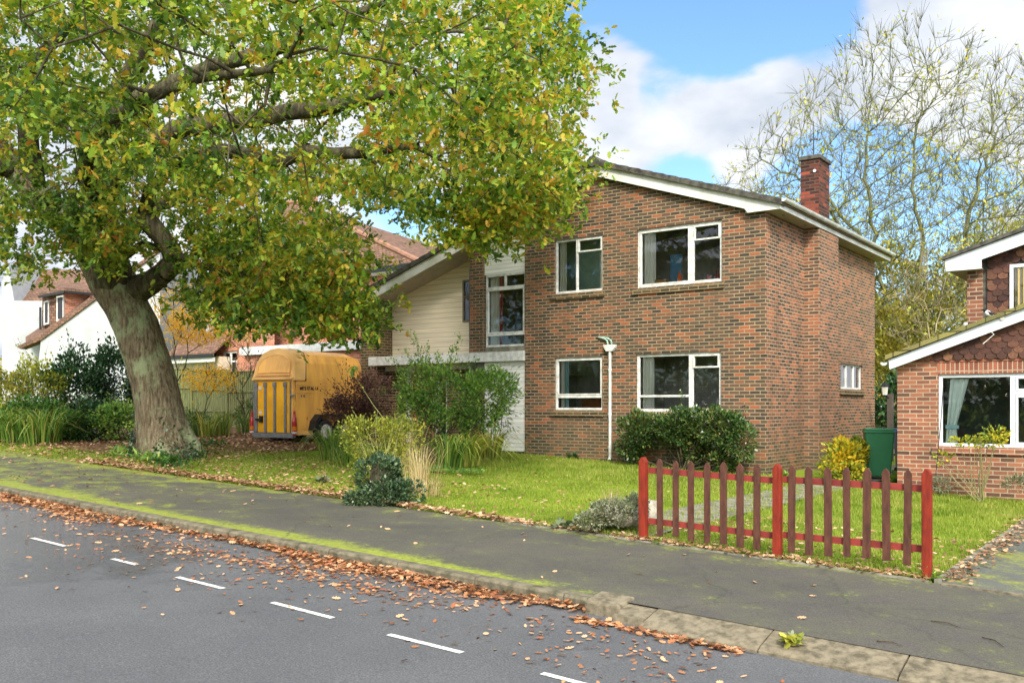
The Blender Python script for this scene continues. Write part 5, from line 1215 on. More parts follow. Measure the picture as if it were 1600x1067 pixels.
rosette(505, 752, 'white flowered low plant in the verge grass', ML_greyivy, 60, .12, OVAL)
rosette(790, 765, 'small dark weed in the lawn', ML_green, 14, .08)
# shrub beside the bins
bb = onG(1320, 742)
bush('yellow_shrub', 'bright yellow and green leaved shrub beside the green bin', 'shrub', [(at(1318, 712, 18.8), (.40, .35, .32), 520), (at(1340, 708, 18.9), (.22, .3, .3), 260), (at(1300, 725, 18.7), (.22, .3, .2), 180), (at(1325, 740, 18.5), (.4, .3, .2), 300)], .085, ML_bins, OVAL, 8, base=tuple(bb), shell=.3, clump=.8)
rosette(1222, 745, 'small plant at the foot of the brick corner', ML_green, 26, .2, OVAL)
rosette(1228, 752, 'little yellow flowered plant behind the middle fence post', ML_bins, 12, .14, OVAL)
rosette(1405, 752, 'green weed at the corner of the neighbour house', ML_green, 40, .26, OVAL)
for px1 in (897, 915, 935): rosette(px1, 716, 'small dark climber at the wall foot, %s the white downpipe' % {897: 'furthest left of', 915: 'a little left of', 935: 'right beside'}[px1], ML_ivy, 40, .2, OVAL)
# rose bush in front of the neighbour
nb_ = onY(1530, 766, NY-.9)
nb_.z = gz(nb_.x)
bush('rose_bush', 'sparse rose bush with yellow green leaves below the neighbour window', 'shrub', [(onY(1555, 678, NY-.9), (.22, .18, .12), 110), (onY(1510, 690, NY-.9), (.25, .2, .08), 70), (onY(1545, 690, NY-.9), (.28, .2, .10), 110), (onY(1472, 715, NY-.8), (.14, .12, .12), 40)], .05, ML_bins, OVAL, 5, base=tuple(nb_), shell=.2, stem_r=.009, stem_m=painted('green cane', (.22, .2, .08), .8))
for px1, lab in ((1470, 'low grey green plant near the fence post below the neighbour wall'), (1590, 'bushy grey green plant at the picture edge below the neighbour window')):
    c_ = onY(px1, 757, NY-.6); bush('low_plant', lab, 'plant', [(c_, (.22, .2, .14), 420)], .05, ML_greyivy, LANCE, 0, shell=.3)
MB().tube([onY(1460, 765, NY-.4), onY(1470, 660, NY-.35), onY(1474, 600, NY-.3)], .007, 6).build('garden_cane', M_black, None, label='thin dark cane leaning in front of the neighbour window', cat='cane')

# ------------------------------------------------------------------ left boundary plants
LB = [
 (20, 640, 22.5, 46, 60, 1700, ML_mass, 'tangled yellow green bush at the left picture edge'),
 (60, 620, 23.5, 52, 60, 2200, ML_yellowgreen, 'loose yellow green bush in front of the white house'),
 (50, 655, 22, 60, 34, 1600, ML_fern, 'dark green undergrowth low at the left edge'),
 (120, 610, 24, 50, 62, 3000, ML_laurel, 'dark glossy laurel below the white gable wall'),
 (180, 600, 24.5, 44, 60, 2600, ML_laurel, 'dark glossy laurel just left of the oak trunk'),
 (195, 660, 22.5, 30, 36, 1300, ML_green, 'brighter green leafy bush at the foot of the laurel'),
 (110, 665, 22, 42, 24, 1300, ML_fern, 'ferny green growth between laurel and strap leaves'),
 (150, 655, 22.5, 34, 30, 1000, ML_laurel, 'low dark laurel shoots beside the drive')]
for a, b_, d_, rx1, ry1, n1, m1, lab in LB:
    c = at(a, b_, d_); bush('bush', lab, 'bush', [(c, (rx1*d_/FOC, .8, ry1*d_/FOC), n1)], .085 if m1 is ML_laurel else .07, m1, OVAL, 10, base=(c.x, c.y, gz(c.x)), shell=.3, clump=1.0,
         sprigs=[(at(a+RNG.uniform(-20, 20), b_-ry1*.5, d_), at(a+RNG.uniform(-40, 40), b_-ry1-RNG.uniform(8, 34), d_), 12) for _ in range(5)])
for px1, py1, n1, lab in ((30, 692, 150, 'arching strap leaved clump second from the left edge'), (62, 694, 150, 'arching strap leaved clump third from the left edge'), (0, 690, 110, 'arching strap leaved clump cut by the left edge'), (92, 690, 90, 'arching strap leaved clump nearest the laurels')):
    straps('strap_clump', lab, 'plant', onG(px1, py1), n1, 1.0, .026, ML_strap, .4, 1.2)
for px1, py1, n1, lab in ((300, 678, 70, 'green grassy clump against the timber fence right behind the oak'), (345, 682, 100, 'pale strap leaved clump in the middle of the timber fence'), (385, 678, 60, 'green clump beside the trailer'), (322, 684, 60, 'straw coloured clump by the timber fence')):
    straps('grass_clump', lab, 'grass clump', onG(px1, py1), n1, .85, .026, ML_strap if px1 != 322 else ML_iris, .3, .8)
bush('bush', 'dark green ferns along the foot of the timber fence', 'bush', [B(300, 665, 25, 30, 20, .5, 700), B(390, 650, 25.5, 20, 28, .4, 500)], .08, ML_fern, LANCE, 4)

# golden maple behind the oak trunk
mp_ = onG(290, 676); 
def maple_env(n):
    P = []
    for a, b_, d_, rx1, ry1, k in ((310, 505, 26, 60, 36, .45), (330, 592, 25.5, 46, 22, .25), (275, 490, 26, 34, 50, .2), (370, 515, 26, 34, 24, .10)):
        P.append(blobpts(int(n*k), at(a, b_, d_), (rx1*d_/FOC, .8, ry1*d_/FOC), .2))
    return np.concatenate(P)
E = bare_tree('maple_tree', 'small golden yellow maple behind the leaning oak trunk', tuple(mp_), [[tuple(mp_), at(275, 600, 25.8), at(272, 560, 25.8), at(270, 520, 26)], [at(275, 600, 25.8), at(290, 570, 25.8), at(292, 530, 26)], [tuple(mp_), at(315, 640, 25.5), at(318, 600, 25.5)]], maple_env, 160, 10, ML_maple, .1, .3, bark_m=M_limb, rb=.05)
P = maple_env(3600); V, F = leaves(P, .14, LANCE, None, .8, .1); np_mesh('golden_leaves', V, F, ML_maple, E)
# bare sapling by the trailer
sp_ = onG(388, 684)
bare_tree('sapling', 'thin dark stemmed sapling between timber fence and trailer', tuple(sp_), [[tuple(sp_), at(380, 620, 25), at(392, 570, 25)], [at(380, 640, 25), at(365, 590, 25)]], lambda n: blobpts(n, at(380, 570, 25), (.5, .5, .7), .2), 50, 120, ML_yellowgreen, .08, .25, bark_m=M_limb, rb=.03)
# ivy and ferns at the oak foot
P = []
for k in range(900):
    a_ = RNG.uniform(-2.9, .3); h_ = RNG.uniform(0, 1)**2.2*(1.0 if RNG.uniform() < .5 else .35)
    P.append((OK.x+math.cos(a_)*(.72-.1*h_), OK.y+math.sin(a_)*(.72-.1*h_), OK.z+h_))
P = np.array(P); P = P[(P[:, 0] < OK.x-.25) | (P[:, 0] > OK.x+.38) | (P[:, 2] < OK.z+.12)]
V, F = leaves(P, .075, OVAL, None, .4, .3); np_mesh('ivy', V, F, ML_ivy, OAKT)
for px1, py1, n1, lab in ((195, 714, 40, 'bright green fern tuft left of the oak foot'), (235, 722, 50, 'green fern in front of the oak trunk, under its left root'), (262, 728, 50, 'green fern right below the middle of the oak trunk'), (300, 715, 36, 'green weeds on the right root of the oak'), (330, 698, 36, 'grassy weeds a step right of the oak')):
    g_ = onG(px1, py1); P = np.repeat(np.array(g_)[None], n1*3, 0)+GAUSS(n1*3, .16)*np.array([1.2, 1, .25])+np.array([0, 0, .08]); V, F = leaves(P, .16, LANCE, None, .6); np_mesh('fern', V, F, ML_green if px1 < 250 else ML_fern, None, label=lab, cat='fern')

# ------------------------------------------------------------------ lawn grass, verge, fallen leaves
def scatter(n, x0, x1, y0, y1): return RNG.uniform(x0, x1, n), RNG.uniform(y0, y1, n)
def blades(x, y, h, w_, tilt=.45):
    n = len(x); a_ = RNG.uniform(0, 6.28, n); hh = h*RNG.uniform(.5, 1.2, n); z = -.04*x
    ld = np.stack([np.cos(a_), np.sin(a_)], 1)*(RNG.uniform(0, tilt, n)*hh)[:, None]; sd_ = np.stack([-np.sin(a_), np.cos(a_)], 1)*w_/2
    V = np.stack([np.stack([x-sd_[:, 0], y-sd_[:, 1], z-.01], 1), np.stack([x+sd_[:, 0], y+sd_[:, 1], z-.01], 1), np.stack([x+ld[:, 0], y+ld[:, 1], z+hh], 1)], 1)
    return V.reshape(-1, 3), np.arange(3*n).reshape(n, 3)
regs = []
for (n, x0, x1, y0, y1, h, w_) in ((60000, -8.2, 1.15, -9.25, -4, .032, .014), (26000, -8, 1.15, -4, -.1, .06, .022), (26000, 2.05, 5.12, -9.3, -4, .036, .012), (14000, 2.05, 5.12, -4, -.8, .06, .02), (16000, -19, -8.2, -9.3, -7.6, .035, .018), (9000, -11.5, -8.2, -7.6, -4.4, .05, .02), (5000, .4, 2.0, -9.25, -7.8, .07, .01), (4000, 1.1, 2.1, -9, -1, .05, .02), (2500, 1.15, 5.1, -9.33, -9.1, .08, .01)):
    x, y = scatter(n, x0, x1, y0, y1)
    v = np.sin(x*1.7+y*.8)*np.sin(y*1.9-x*.5); edge = (y < -8.9)
    k = RNG.uniform(size=n) < np.where(edge, .45, .85+.15*v)
    if x0 < -8: k &= RNG.uniform(size=n) < .5
    regs.append(blades(x[k], y[k], h, w_))
V, F = join(regs); np_mesh('lawn_grass', V, F, ML_grass, kind='stuff', label='short bright green lawn grass')
def litter(x, y, z, size, curl=.5):
    n = len(x); P = np.stack([x, y, z], 1); a_ = RNG.uniform(0, 6.28, n); d_ = np.stack([np.cos(a_), np.sin(a_), RNG.normal(size=n)*.18], 1); d_ /= np.linalg.norm(d_, axis=1, keepdims=True)
    nr = np.stack([RNG.normal(size=n)*curl, RNG.normal(size=n)*curl, np.ones(n)], 1); b_ = np.cross(nr, d_); b_ /= np.linalg.norm(b_, axis=1, keepdims=True); c = np.cross(d_, b_)
    s = size*RNG.uniform(.55, 1.25, n); cu = RNG.uniform(-.3, .9, n)
    S = OAK.copy(); V = P[:, None]+s[:, None, None]*(S[None, :, 0:1]*d_[:, None]+S[None, :, 1:2]*b_[:, None]) + (s*cu)[:, None, None]*((S[None, :, 1:2]**2*1.4+(S[None, :, 0:1]-.5)**2*.5)*c[:, None])
    return V.reshape(-1, 3), np.arange(n*len(S)).reshape(n, len(S))
G_ = lambda x: -.04*x
# gutter drift
L1 = []
x = RNG.uniform(-12, 3.2, 9000); wd = .11+.07*np.sin(x*1.3)+.05*np.sin(x*3.1+1)+np.clip((-x-2)/60, 0, .08); y = -12.13-np.abs(RNG.normal(size=9000))*np.maximum(wd, .04)
pile = np.clip(1-(np.abs(y+12.13)/.25), 0, 1); keep = RNG.uniform(size=9000) < np.clip(.55+.4*np.sin(x*.9+.5)+(-x)*.05, .25, 1)
x, y, pile = x[keep], y[keep], pile[keep]
L1.append(litter(x, y, G_(x)-.098+pile*RNG.uniform(0, .05, len(x))+.010, .064))
x = RNG.uniform(3.2, 4.6, 260); y = -12.34-np.abs(RNG.normal(size=260))*.06; L1.append(litter(x, y, G_(x)-.085, .07))
V, F = join(L1); np_mesh('gutter_leaves', V, F, ML_fallen, kind='stuff', label='orange brown oak leaves drifted along the kerb')
# scattered thin litter on the road, pavement and earth: uncounted small stuff
L2 = []
x = RNG.uniform(-14, 4.6, 2300); y = -12.3-RNG.gamma(1.6, .42, 2300); k = (y > -14.6) & (RNG.uniform(size=2300) < np.clip(.75+.4*np.sin(x*1.1+2), .15, 1)); x, y = x[k], y[k]; L2.append(litter(x, y, G_(x)-.088, .05, .3))
x = RNG.normal(.4, 1.6, 420); y = -12.75+RNG.normal(size=420)*.12; L2.append(litter(x, y, G_(x)-.09, .06, .3))
x, y = scatter(1000, -16, -2.5, -12, -9.3); k = RNG.uniform(size=1000) < np.clip((-x-2)/9, .08, .9); x, y = x[k], y[k]; L2.append(litter(x, y, G_(x)+.015, .06, .3))
V, F = join(L2); np_mesh('leaf_litter', V, F, ML_fallen, kind='stuff', label='thin scatter of fallen oak leaves on road and pavement')
L3 = []
for (n, x0, x1, y0, y1, s_, lift) in ((3600, -19, -8.6, -9.5, -5.0, .08, .04), (3600, -15, -9, -5.2, -1.0, .09, .04), (800, -19, -14, -10.5, -9.2, .08, .03)):
    x, y = scatter(n, x0, x1, y0, y1); L3.append(litter(x, y, G_(x)+.02+RNG.uniform(0, lift, n), s_))
x = RNG.uniform(-9.5, .5, 3400); y = -9.28+np.abs(RNG.normal(size=3400))*np.clip(.10+(-x)*.012, .06, .3)-.05; L3.append(litter(x, y, G_(x)+.02+RNG.uniform(0, .04, 3400), .07))
x = RNG.uniform(.3, 5.1, 900); y = -9.32+np.abs(RNG.normal(size=900))*.10-.03; L3.append(litter(x, y, G_(x)+.02+RNG.uniform(0, .03, 900), .06))
x, y = scatter(2200, -8.5, 1.1, -9.2, -1); k = RNG.uniform(size=2200) < np.clip((-y-3)/6, .14, 1); x, y = x[k], y[k]; L3.append(litter(x, y, G_(x)+.045, .06))
x, y = scatter(3600, -9.5, -1.8, -9.2, -5); k = RNG.uniform(size=3600) < np.clip((-y-4.4)/5-(x+9)/26, .04, 1); x, y = x[k], y[k]; L3.append(litter(x, y, G_(x)+.045, .07))
x = RNG.uniform(2.1, 5.1, 700); y = -9.3+RNG.uniform(0, 1, 700)**1.7*2.8; L3.append(litter(x, y, G_(x)+.045, .06))
y = RNG.uniform(-9.3, -2, 800); x = 5.16+RNG.normal(size=800)*.10+.10; L3.append(litter(x, y, G_(x)+.03+RNG.uniform(0, .02, 800), .06))
V, F = join(L3); np_mesh('garden_leaves', V, F, ML_fallen2, kind='stuff', label='brown fallen leaves covering the verge and lawn edge')
# single leaves one can pick out on the tarmac
variants = []
for k in range(6):
    V, F = litter(np.array([0.]), np.array([0.]), np.array([.004]), .085); V[:, 2] -= V[:, 2].min()-.003
    me = bpy.data.meshes.new('fallen_leaf'); me.from_pydata([tuple(v) for v in V], [], [tuple(F[0])]); me.materials.append(ML_fallen); variants.append(me)
for k in range(120):
    if k < 84: x = RNG.uniform(-3.5, 5.6); y = -12.5-RNG.gamma(2.0, .33); z = gz(x)-.096
    else: x = RNG.uniform(-5, 5.2); y = RNG.uniform(-11.8, -9.6); z = gz(x)+.008
    if y < -15.5: y = -13
    o_ = bpy.data.objects.new('fallen_leaf', variants[k % 6]); COL.objects.link(o_); o_.location = (x, y, z); o_.rotation_euler = (0, 0, RNG.uniform(0, 6.28))
    props(o_, 'single fallen oak leaf lying flat on the road tarmac' if k < 84 else 'single fallen leaf lying on the mossy pavement', 'leaf', 'single leaves on the road' if k < 84 else 'single leaves on the pavement')
# twigs on the pavement at the right
for k, (a, b_, c_, d_, lab) in enumerate(((1455, 972, 1500, 983, 'long thin twig on the pavement, left of the other twig'), (1535, 998, 1568, 1013, 'short dark twig on the pavement near the right edge'), (1370, 1004, 1410, 1012, 'faint twig near the dropped kerb'))):
    p, q = onG(a, b_), onG(c_, d_); p.z += .014; q.z += .014; MB().tube([p, (p+q)/2+Vector((.01, .03, .006)), q], [.0045, .004, .002], 6).build('twig', M_stem, None, label=lab, cat='twig')

# ------------------------------------------------------------------ horse trailer
TR = rad(3); to = at(460, 634, 23.2); TO = Vector((to.x, to.y, gz(to.x)))
def T(a, b_, c): return Vector((TO.x - a*math.cos(TR) - b_*math.sin(TR), TO.y - a*math.sin(TR) + b_*math.cos(TR), TO.z + c))
TE = empty('horse_trailer', tuple(TO), 'old yellow horse trailer with arched hood and red tail lamps, parked beside the house', 'trailer')
M_ty = painted('faded yellow fibreglass', (.86, .45, .09), .4, dark=(.66, .32, .08), scale=2.5, stretch=(2, 2, .35), spec=.4)
M_tyl = painted('sun bleached yellow', (.84, .49, .17), .5, dark=(.76, .42, .13), scale=2)
M_ramp = painted('bright yellow ramp paint', (.86, .42, .012), .45, dark=(.72, .32, .01), scale=3)
W_ = 1.47; LEN = 2.55
sec = [(0, .24), (-.0, 1.64), (.05, 2.05), (.20, 2.28), (.45, 2.38), (.735, 2.41), (1.02, 2.38), (1.27, 2.28), (1.42, 2.05), (1.47, 1.64), (1.47, .24)]
def loft(mb, rows, closed=True):
    base = len(mb.v); n = len(rows[0])
    for r_ in rows: mb.v += list(r_)
    for k in range(len(rows)-1):
        for j in range(n if closed else n-1): a = base+k*n+j; b_ = base+k*n+(j+1) % n; mb.f.append((a, b_, b_+n, a+n))
    if closed: mb.f.append(tuple(base+j for j in range(n))[::-1]); e = base+(len(rows)-1)*n; mb.f.append(tuple(e+j for j in range(n)))
mb = MB(); loft(mb, [[T(a, .05+.16*max(0, (c-1.64)/.77), c) for a, c in sec], [T(a, LEN-.3, c) for a, c in sec], [T(.06+a*.92, LEN, min(c, 2.25)) for a, c in sec]])
body = mb.build('body', M_ty, TE, bevel=.015)
# hood over the rear opening
hs = [(a if 0 < a < 1.47 else (-.025 if a <= 0 else 1.495), c+.025) for a, c in sec[1:-1]]
hs = [(-.025, 1.60)] + hs + [(1.495, 1.60)]
def lean(c): return .02+.17*max(0, (c-1.64)/.77)**1.3
mb = MB(); loft(mb, [[T(a, lean(c)-.05, c) for a, c in hs], [T(a, lean(c)+.34, c) for a, c in hs]])
hood = mb.build('hood', M_tyl, TE, bevel=.012)
arch = [(.16, 1.80), (.17, 1.98), (.26, 2.13), (.45, 2.23), (.735, 2.27), (1.02, 2.23), (1.21, 2.13), (1.30, 1.98), (1.31, 1.80)]
mb = MB(); mb.prism([T(a, lean(c)-.058, c) for a, c in arch], T(0, -.012, 0)-T(0, 0, 0)); mb.build('hood_panel', M_ty, hood, bevel=.01)
mb = MB()
for p_, q_ in zip(arch, arch[1:]): mb.bar(T(p_[0], lean(p_[1])-.065, p_[1]), T(q_[0], lean(q_[1])-.065, q_[1]), .03)
mb.bar(T(.02, -.06, 1.66), T(1.45, -.06, 1.66), .05); mb.bar(T(.10, -.06, 1.76), T(1.37, -.06, 1.76), .035)
mb.build('hood_rib', M_tyl, hood)
# ramp with bars
def tbox(mb, a0, a1, b0, b1, c0, c1): return mb.prism([T(a0, b0, c0), T(a1, b0, c0), T(a1, b1, c0), T(a0, b1, c0)], (0, 0, c1-c0))
mb = MB(); tbox(mb, .05, 1.42, -.02, .03, .30, 1.60); ramp_ = mb.build('ramp', M_ramp, TE, bevel=.005)
for a_ in (.28, .66, 1.00, 1.33):
    mb = MB(); tbox(mb, a_-.035, a_+.035, -.055, -.02, .30, 1.57); tbox(mb, a_-.05, a_+.05, -.075, -.02, 1.45, 1.56); mb.build('ramp_bar', M_steel, ramp_, bevel=.006)
mb = MB(); tbox(mb, 0, 1.47, -.06, .05, .17, .29); mb.build('rear_beam', M_steel, TE, bevel=.006)
for a_ in (.015, 1.40):
    mb = MB(); tbox(mb, a_, a_+.055, -.03, .05, .29, 1.60); mb.build('corner_post', M_steel if a_ > 1 else M_ty, TE, bevel=.005)
mb = MB(); tbox(mb, .09, .12, -.05, -.02, .30, 1.58); mb.build('hinge_strip', M_steel, TE)
for a_ in (-.01, 1.46):
    mb = MB(); tbox(mb, a_-.04, a_+.10, -.07, -.02, 1.20, 1.25); mb.build('latch', M_steel, TE)
mb = MB(); tbox(mb, 1.16, 1.26, -.026, -.02, 1.38, 1.46); mb.build('sticker', M_white, ramp_)
c_ = T(1.20, -.022, .80); MB().lathe(c_, [(.05, 0), (.05, -.004)], 14, 'y').build('round_sticker', M_white, ramp_)
mb = MB(); tbox(mb, 1.10, 1.32, -.09, -.02, .60, .65); tbox(mb, 1.10, 1.20, -.07, -.02, .55, .72); mb.build('ramp_lock', M_black, ramp_)
M_redl = painted('red lamp lens', (.45, .02, .02), .15, spec=.6); M_amb = painted('amber lamp lens', (.7, .2, .02), .15, spec=.6)
for a_ in (-.03, 1.50):
    sgn = 1 if a_ < 0 else -1
    p = T(a_, -.03, 0); tl = MB().lathe(p+Vector((0, 0, .24)), [(.05, 0), (.06, .05), (.062, .34), (.045, .44), (.03, .50), (.025, .60)], 10).build('tail_lamp', M_redl, TE, smooth=False)
    MB().lathe(p+Vector((0, 0, .36)), [(.064, 0), (.065, .10)], 10).build('amber_lens', M_amb, tl); MB().lathe(p+Vector((0, 0, .28)), [(.0625, 0), (.064, .05)], 10).build('clear_lens', M_white, tl)
# side trim, lettering, wheels
mb = MB(); tbox(mb, -.030, -.0, .338, .348, 1.60, 1.64); mb.prism([T(-.004, .30, 1.20), T(-.004, .315, 1.20), T(-.004, .315, 1.22), T(-.004, .30, 1.22)], (0, 0, .01))
for (a0, c0_), (a1, c1_) in zip(hs, hs[1:]): mb.bar(T(a0, lean(c0_)+.345, c0_), T(a1, lean(c1_)+.345, c1_), .016)
mb.build('hood_seam', M_black, hood)
mb = MB(); tbox(mb, -.012, .0, .02, 2.2, 1.50, 1.515); tbox(mb, -.012, .0, .02, 2.2, 1.30, 1.31); tbox(mb, -.02, .0, .05, 2.3, .24, .33); mb.build('side_trim', M_tyl, body)
def glyph(ch):
    G = {'W': [((0, 1), (.25, 0)), ((.25, 0), (.5, .8)), ((.5, .8), (.75, 0)), ((.75, 0), (1, 1))], 'E': [((0, 0), (0, 1)), ((0, 1), (.8, 1)), ((0, .5), (.7, .5)), ((0, 0), (.8, 0))],
         'S': [((.8, 1), (0, 1)), ((0, 1), (0, .5)), ((0, .5), (.8, .5)), ((.8, .5), (.8, 0)), ((.8, 0), (0, 0))], 'T': [((0, 1), (.9, 1)), ((.45, 1), (.45, 0))], 'F': [((0, 0), (0, 1)), ((0, 1), (.8, 1)), ((0, .5), (.65, .5))],
         'A': [((0, 0), (.45, 1)), ((.45, 1), (.9, 0)), ((.2, .35), (.7, .35))], 'L': [((0, 1), (0, 0)), ((0, 0), (.75, 0))], 'I': [((.2, 0), (.2, 1))]}
    return G[ch]
mb = MB(); bx_ = .17; hh = .075
for ch_ in 'WESTFALIA':
    wch = {'W': .085, 'I': .045}.get(ch_, .06)
    for (p_, q_) in glyph(ch_):
        P_ = lambda u, v: T(-.006, bx_+u*wch*.85+v*.018, 1.375+v*hh)
        mb.bar(P_(*p_), P_(*q_), .008, .018, up=(0, 0, 1))
    bx_ += wch+.012
mb.build('lettering', M_black, body)
for b_, c in ((.22, 1.18), (.32, 1.18), (.42, .62)):
    mb = MB(); tbox(mb, -.008, 0, b_, b_+.03, c, c+.07); mb.build('reflector', M_steel if c > 1 else M_amb, body)
for a_, sgn in ((-.0, -1), (1.47, 1)):
    for bb__ in (.92, 1.62):
        c_ = T(a_+sgn*.09, bb__, .315); wh = MB(); prof = [(.12, -.085), (.27, -.09), (.305, -.07), (.315, -.03), (.315, .03), (.305, .07), (.27, .09), (.12, .085)]
        wh.lathe((0, 0, 0), prof, 28, 'x'); wh.v = [c_+Vector((v.x*math.cos(TR)-v.y*math.sin(TR), v.x*math.sin(TR)+v.y*math.cos(TR), v.z)) for v in wh.v]
        wo_ = wh.build('wheel', M_rubber, TE, smooth=False)
        o_ = -sgn*-1
        rm = MB(); s_ = 1 if sgn < 0 else -1
        rm.lathe((0, 0, 0), [(.185, s_*.088), (.185, s_*.096), (.165, s_*.096), (.15, s_*.075), (.09, s_*.080), (.07, s_*.11), (.03, s_*.115)], 28, 'x')
        for k in range(14): a2 = k*2*math.pi/14; rm.bar((s_*.092, math.cos(a2)*.13, math.sin(a2)*.13), (s_*.092, math.cos(a2)*.165, math.sin(a2)*.165), .022, .012)
        rm.v = [c_+Vector((v.x*math.cos(TR)-v.y*math.sin(TR), v.x*math.sin(TR)+v.y*math.cos(TR), v.z)) for v in rm.v]
        rm.build('rim', M_rim, wo_)
    gdr = MB(); pr = []
    for k in range(9):
        a2 = math.pi*k/8; pr.append((1.27-.78*math.cos(a2) if False else 1.27-.80*math.cos(a2), .36+.40*min(1, 1.5*math.sin(a2))))
    rows = [[T(a_+sgn*off, b_, c) for b_, c in pr] for off in (0, .22)]
    loft(gdr, rows, False); low = [[T(a_+sgn*.22, b_, c) for b_, c in pr], [T(a_+sgn*.225, 1.27+(b_-1.27)*.88, .36+(c-.36)*.84) for b_, c in pr]]; loft(gdr, low, False)
    gdr.build('mudguard', M_black, TE)
mb = MB(); tbox(mb, .6, .85, LEN, LEN+1.0, .35, .45); mb.build('drawbar', M_steel, TE)

# ------------------------------------------------------------------ timber fence behind
FY = .6
fx0, fx1 = onY(262, 600, FY).x, onY(420, 600, FY).x
PFN = empty('timber_fence', (fx0, FY, gz(fx0)), 'green stained closeboard timber fence behind the drive', 'fence')
M_gw = painted('green algae stained timber', (.24, .24, .09), .9, dark=(.12, .13, .055), scale=7, stretch=(4, 4, .5))
x = fx0-2.4; 
while x < fx1+.3:
    g_ = gz(x+.9); mb = MB(); k = 0
    while k*.10 < 1.78: xa = x+.06+k*.10; mb.prism([(xa, FY, g_+.16), (xa+.096, FY-.012, g_+.16), (xa+.096, FY-.012, g_+1.80), (xa, FY, g_+1.80)], (0, .014, 0)); k += 1
    mb.box(x+.05, x+1.84, FY-.05, FY-.014, g_+.45, g_+.50); mb.box(x+.05, x+1.84, FY-.05, FY-.014, g_+1.15, g_+1.20); mb.box(x+.05, x+1.84, FY-.03, FY+.03, g_+1.80, g_+1.83)
    mb.build('panel', M_gw, PFN)
    mb = MB().bevbox(x-.05, x+.05, FY-.06, FY+.04, g_-.1, g_+1.88); mb.build('post', M_gw, PFN)
    MB().box(x+.05, x+1.84, FY-.02, FY+.02, g_-.05, g_+.158).build('gravel_board', M_gw, PFN)
    x += 1.90

# ------------------------------------------------------------------ brick house behind the trailer
FWv = Vector((FW[0], FW[1], 0)); RTv = Vector((RT[0], RT[1], 0))
def slab(mb, pts, D, depth): return mb.prism([at(a, b_, D) for a, b_ in pts], FWv*depth)
y1 = 6.6
BH = empty('hipped_house', tuple(onY(480, 634, y1+4)), 'red brick house with brown hipped tile roof and a white fascia garage, behind the trailer', 'house')
xl, xr = onY(383, 600, y1).x, onY(655, 600, y1).x
ez = onY(560, 424, y1).z
mb = MB(); wall(mb, xl, xr, 0, lambda x_: ez, y1, ((onY(505, 1, y1).x, onY(545, 1, y1).x, onY(520, 505, y1).z, onY(520, 460, y1).z),)); mb.poly([(xr, y1, 0), (xr, y1+9, 0), (xr, y1+9, ez), (xr, y1, ez)]); mb.poly([(xl, y1+9, 0), (xl, y1, 0), (xl, y1, ez), (xl, y1+9, ez)]); mb.build('wall', M_brick_red, BH)
window(BH, onY(505, 1, y1).x, onY(545, 1, y1).x, onY(520, 505, y1).z, onY(520, 460, y1).z, y1, m=M_white, bars=(('v', onY(525, 1, y1).x, onY(520, 505, y1).z+.05, onY(520, 460, y1).z-.05),), room=1)
ov = .4; ap = at(447, 318, 41.5)
e_ = [Vector((xl-ov, y1-ov, ez)), Vector((xr+ov, y1-ov, ez)), Vector((xr+ov, y1+9, ez)), Vector((xl-ov, y1+9, ez))]
rg = [ap, ap+Vector((.6, 0, 0))]
mb = MB(); mb.poly([e_[0], e_[1], rg[1], rg[0]]); mb.poly([e_[1], e_[2], rg[1]]); mb.poly([e_[2], e_[3], rg[0], rg[1]]); mb.poly([e_[3], e_[0], rg[0]]); mb.poly([e_[0]-Vector((0, 0, .12)), e_[3]-Vector((0, 0, .12)), e_[2]-Vector((0, 0, .12)), e_[1]-Vector((0, 0, .12))]); rf = mb.build('roof', M_tile_red, BH)
mb = MB()
for a, b_ in ((e_[0], rg[0]), (e_[1], rg[1]), (rg[0], rg[1])): mb.tube([a, b_], .11, 8)
mb.build('hip_tiles', painted('clay ridge tile', (.33, .16, .10), .9, dark=(.2, .12, .08)), rf)
MB().box(xl-ov, xr+ov, y1-ov-.06, y1-ov, ez-.2, ez-.0).build('gutter', M_blackw, BH); MB().box(xl-ov+.02, xr+ov, y1-ov, y1-.0, ez-.24, ez-.13).build('fascia', M_white, BH)
MB().box(ap.x+1.0, ap.x+1.5, ap.y, ap.y+.5, ap.z-1.2, ap.z+.25).build('chimney', M_brick_red, BH)
# garage block with white fascia, in front
y2 = 4.0; ga, gb2 = onY(383, 600, y2).x, onY(640, 600, y2).x; gt = onY(430, 553, y2).z
mb = MB(); wall(mb, ga, gb2, .2, lambda x_: gt, y2); mb.poly([(ga, y2+2.5, .2), (ga, y2, .2), (ga, y2, gt), (ga, y2+2.5, gt)]); mb.build('garage_wall', M_brick_red, BH)
MB().box(ga-.15, gb2, y2-.15, y2+2.55, gt+.002, gt+.30).build('garage_fascia', M_white, BH)
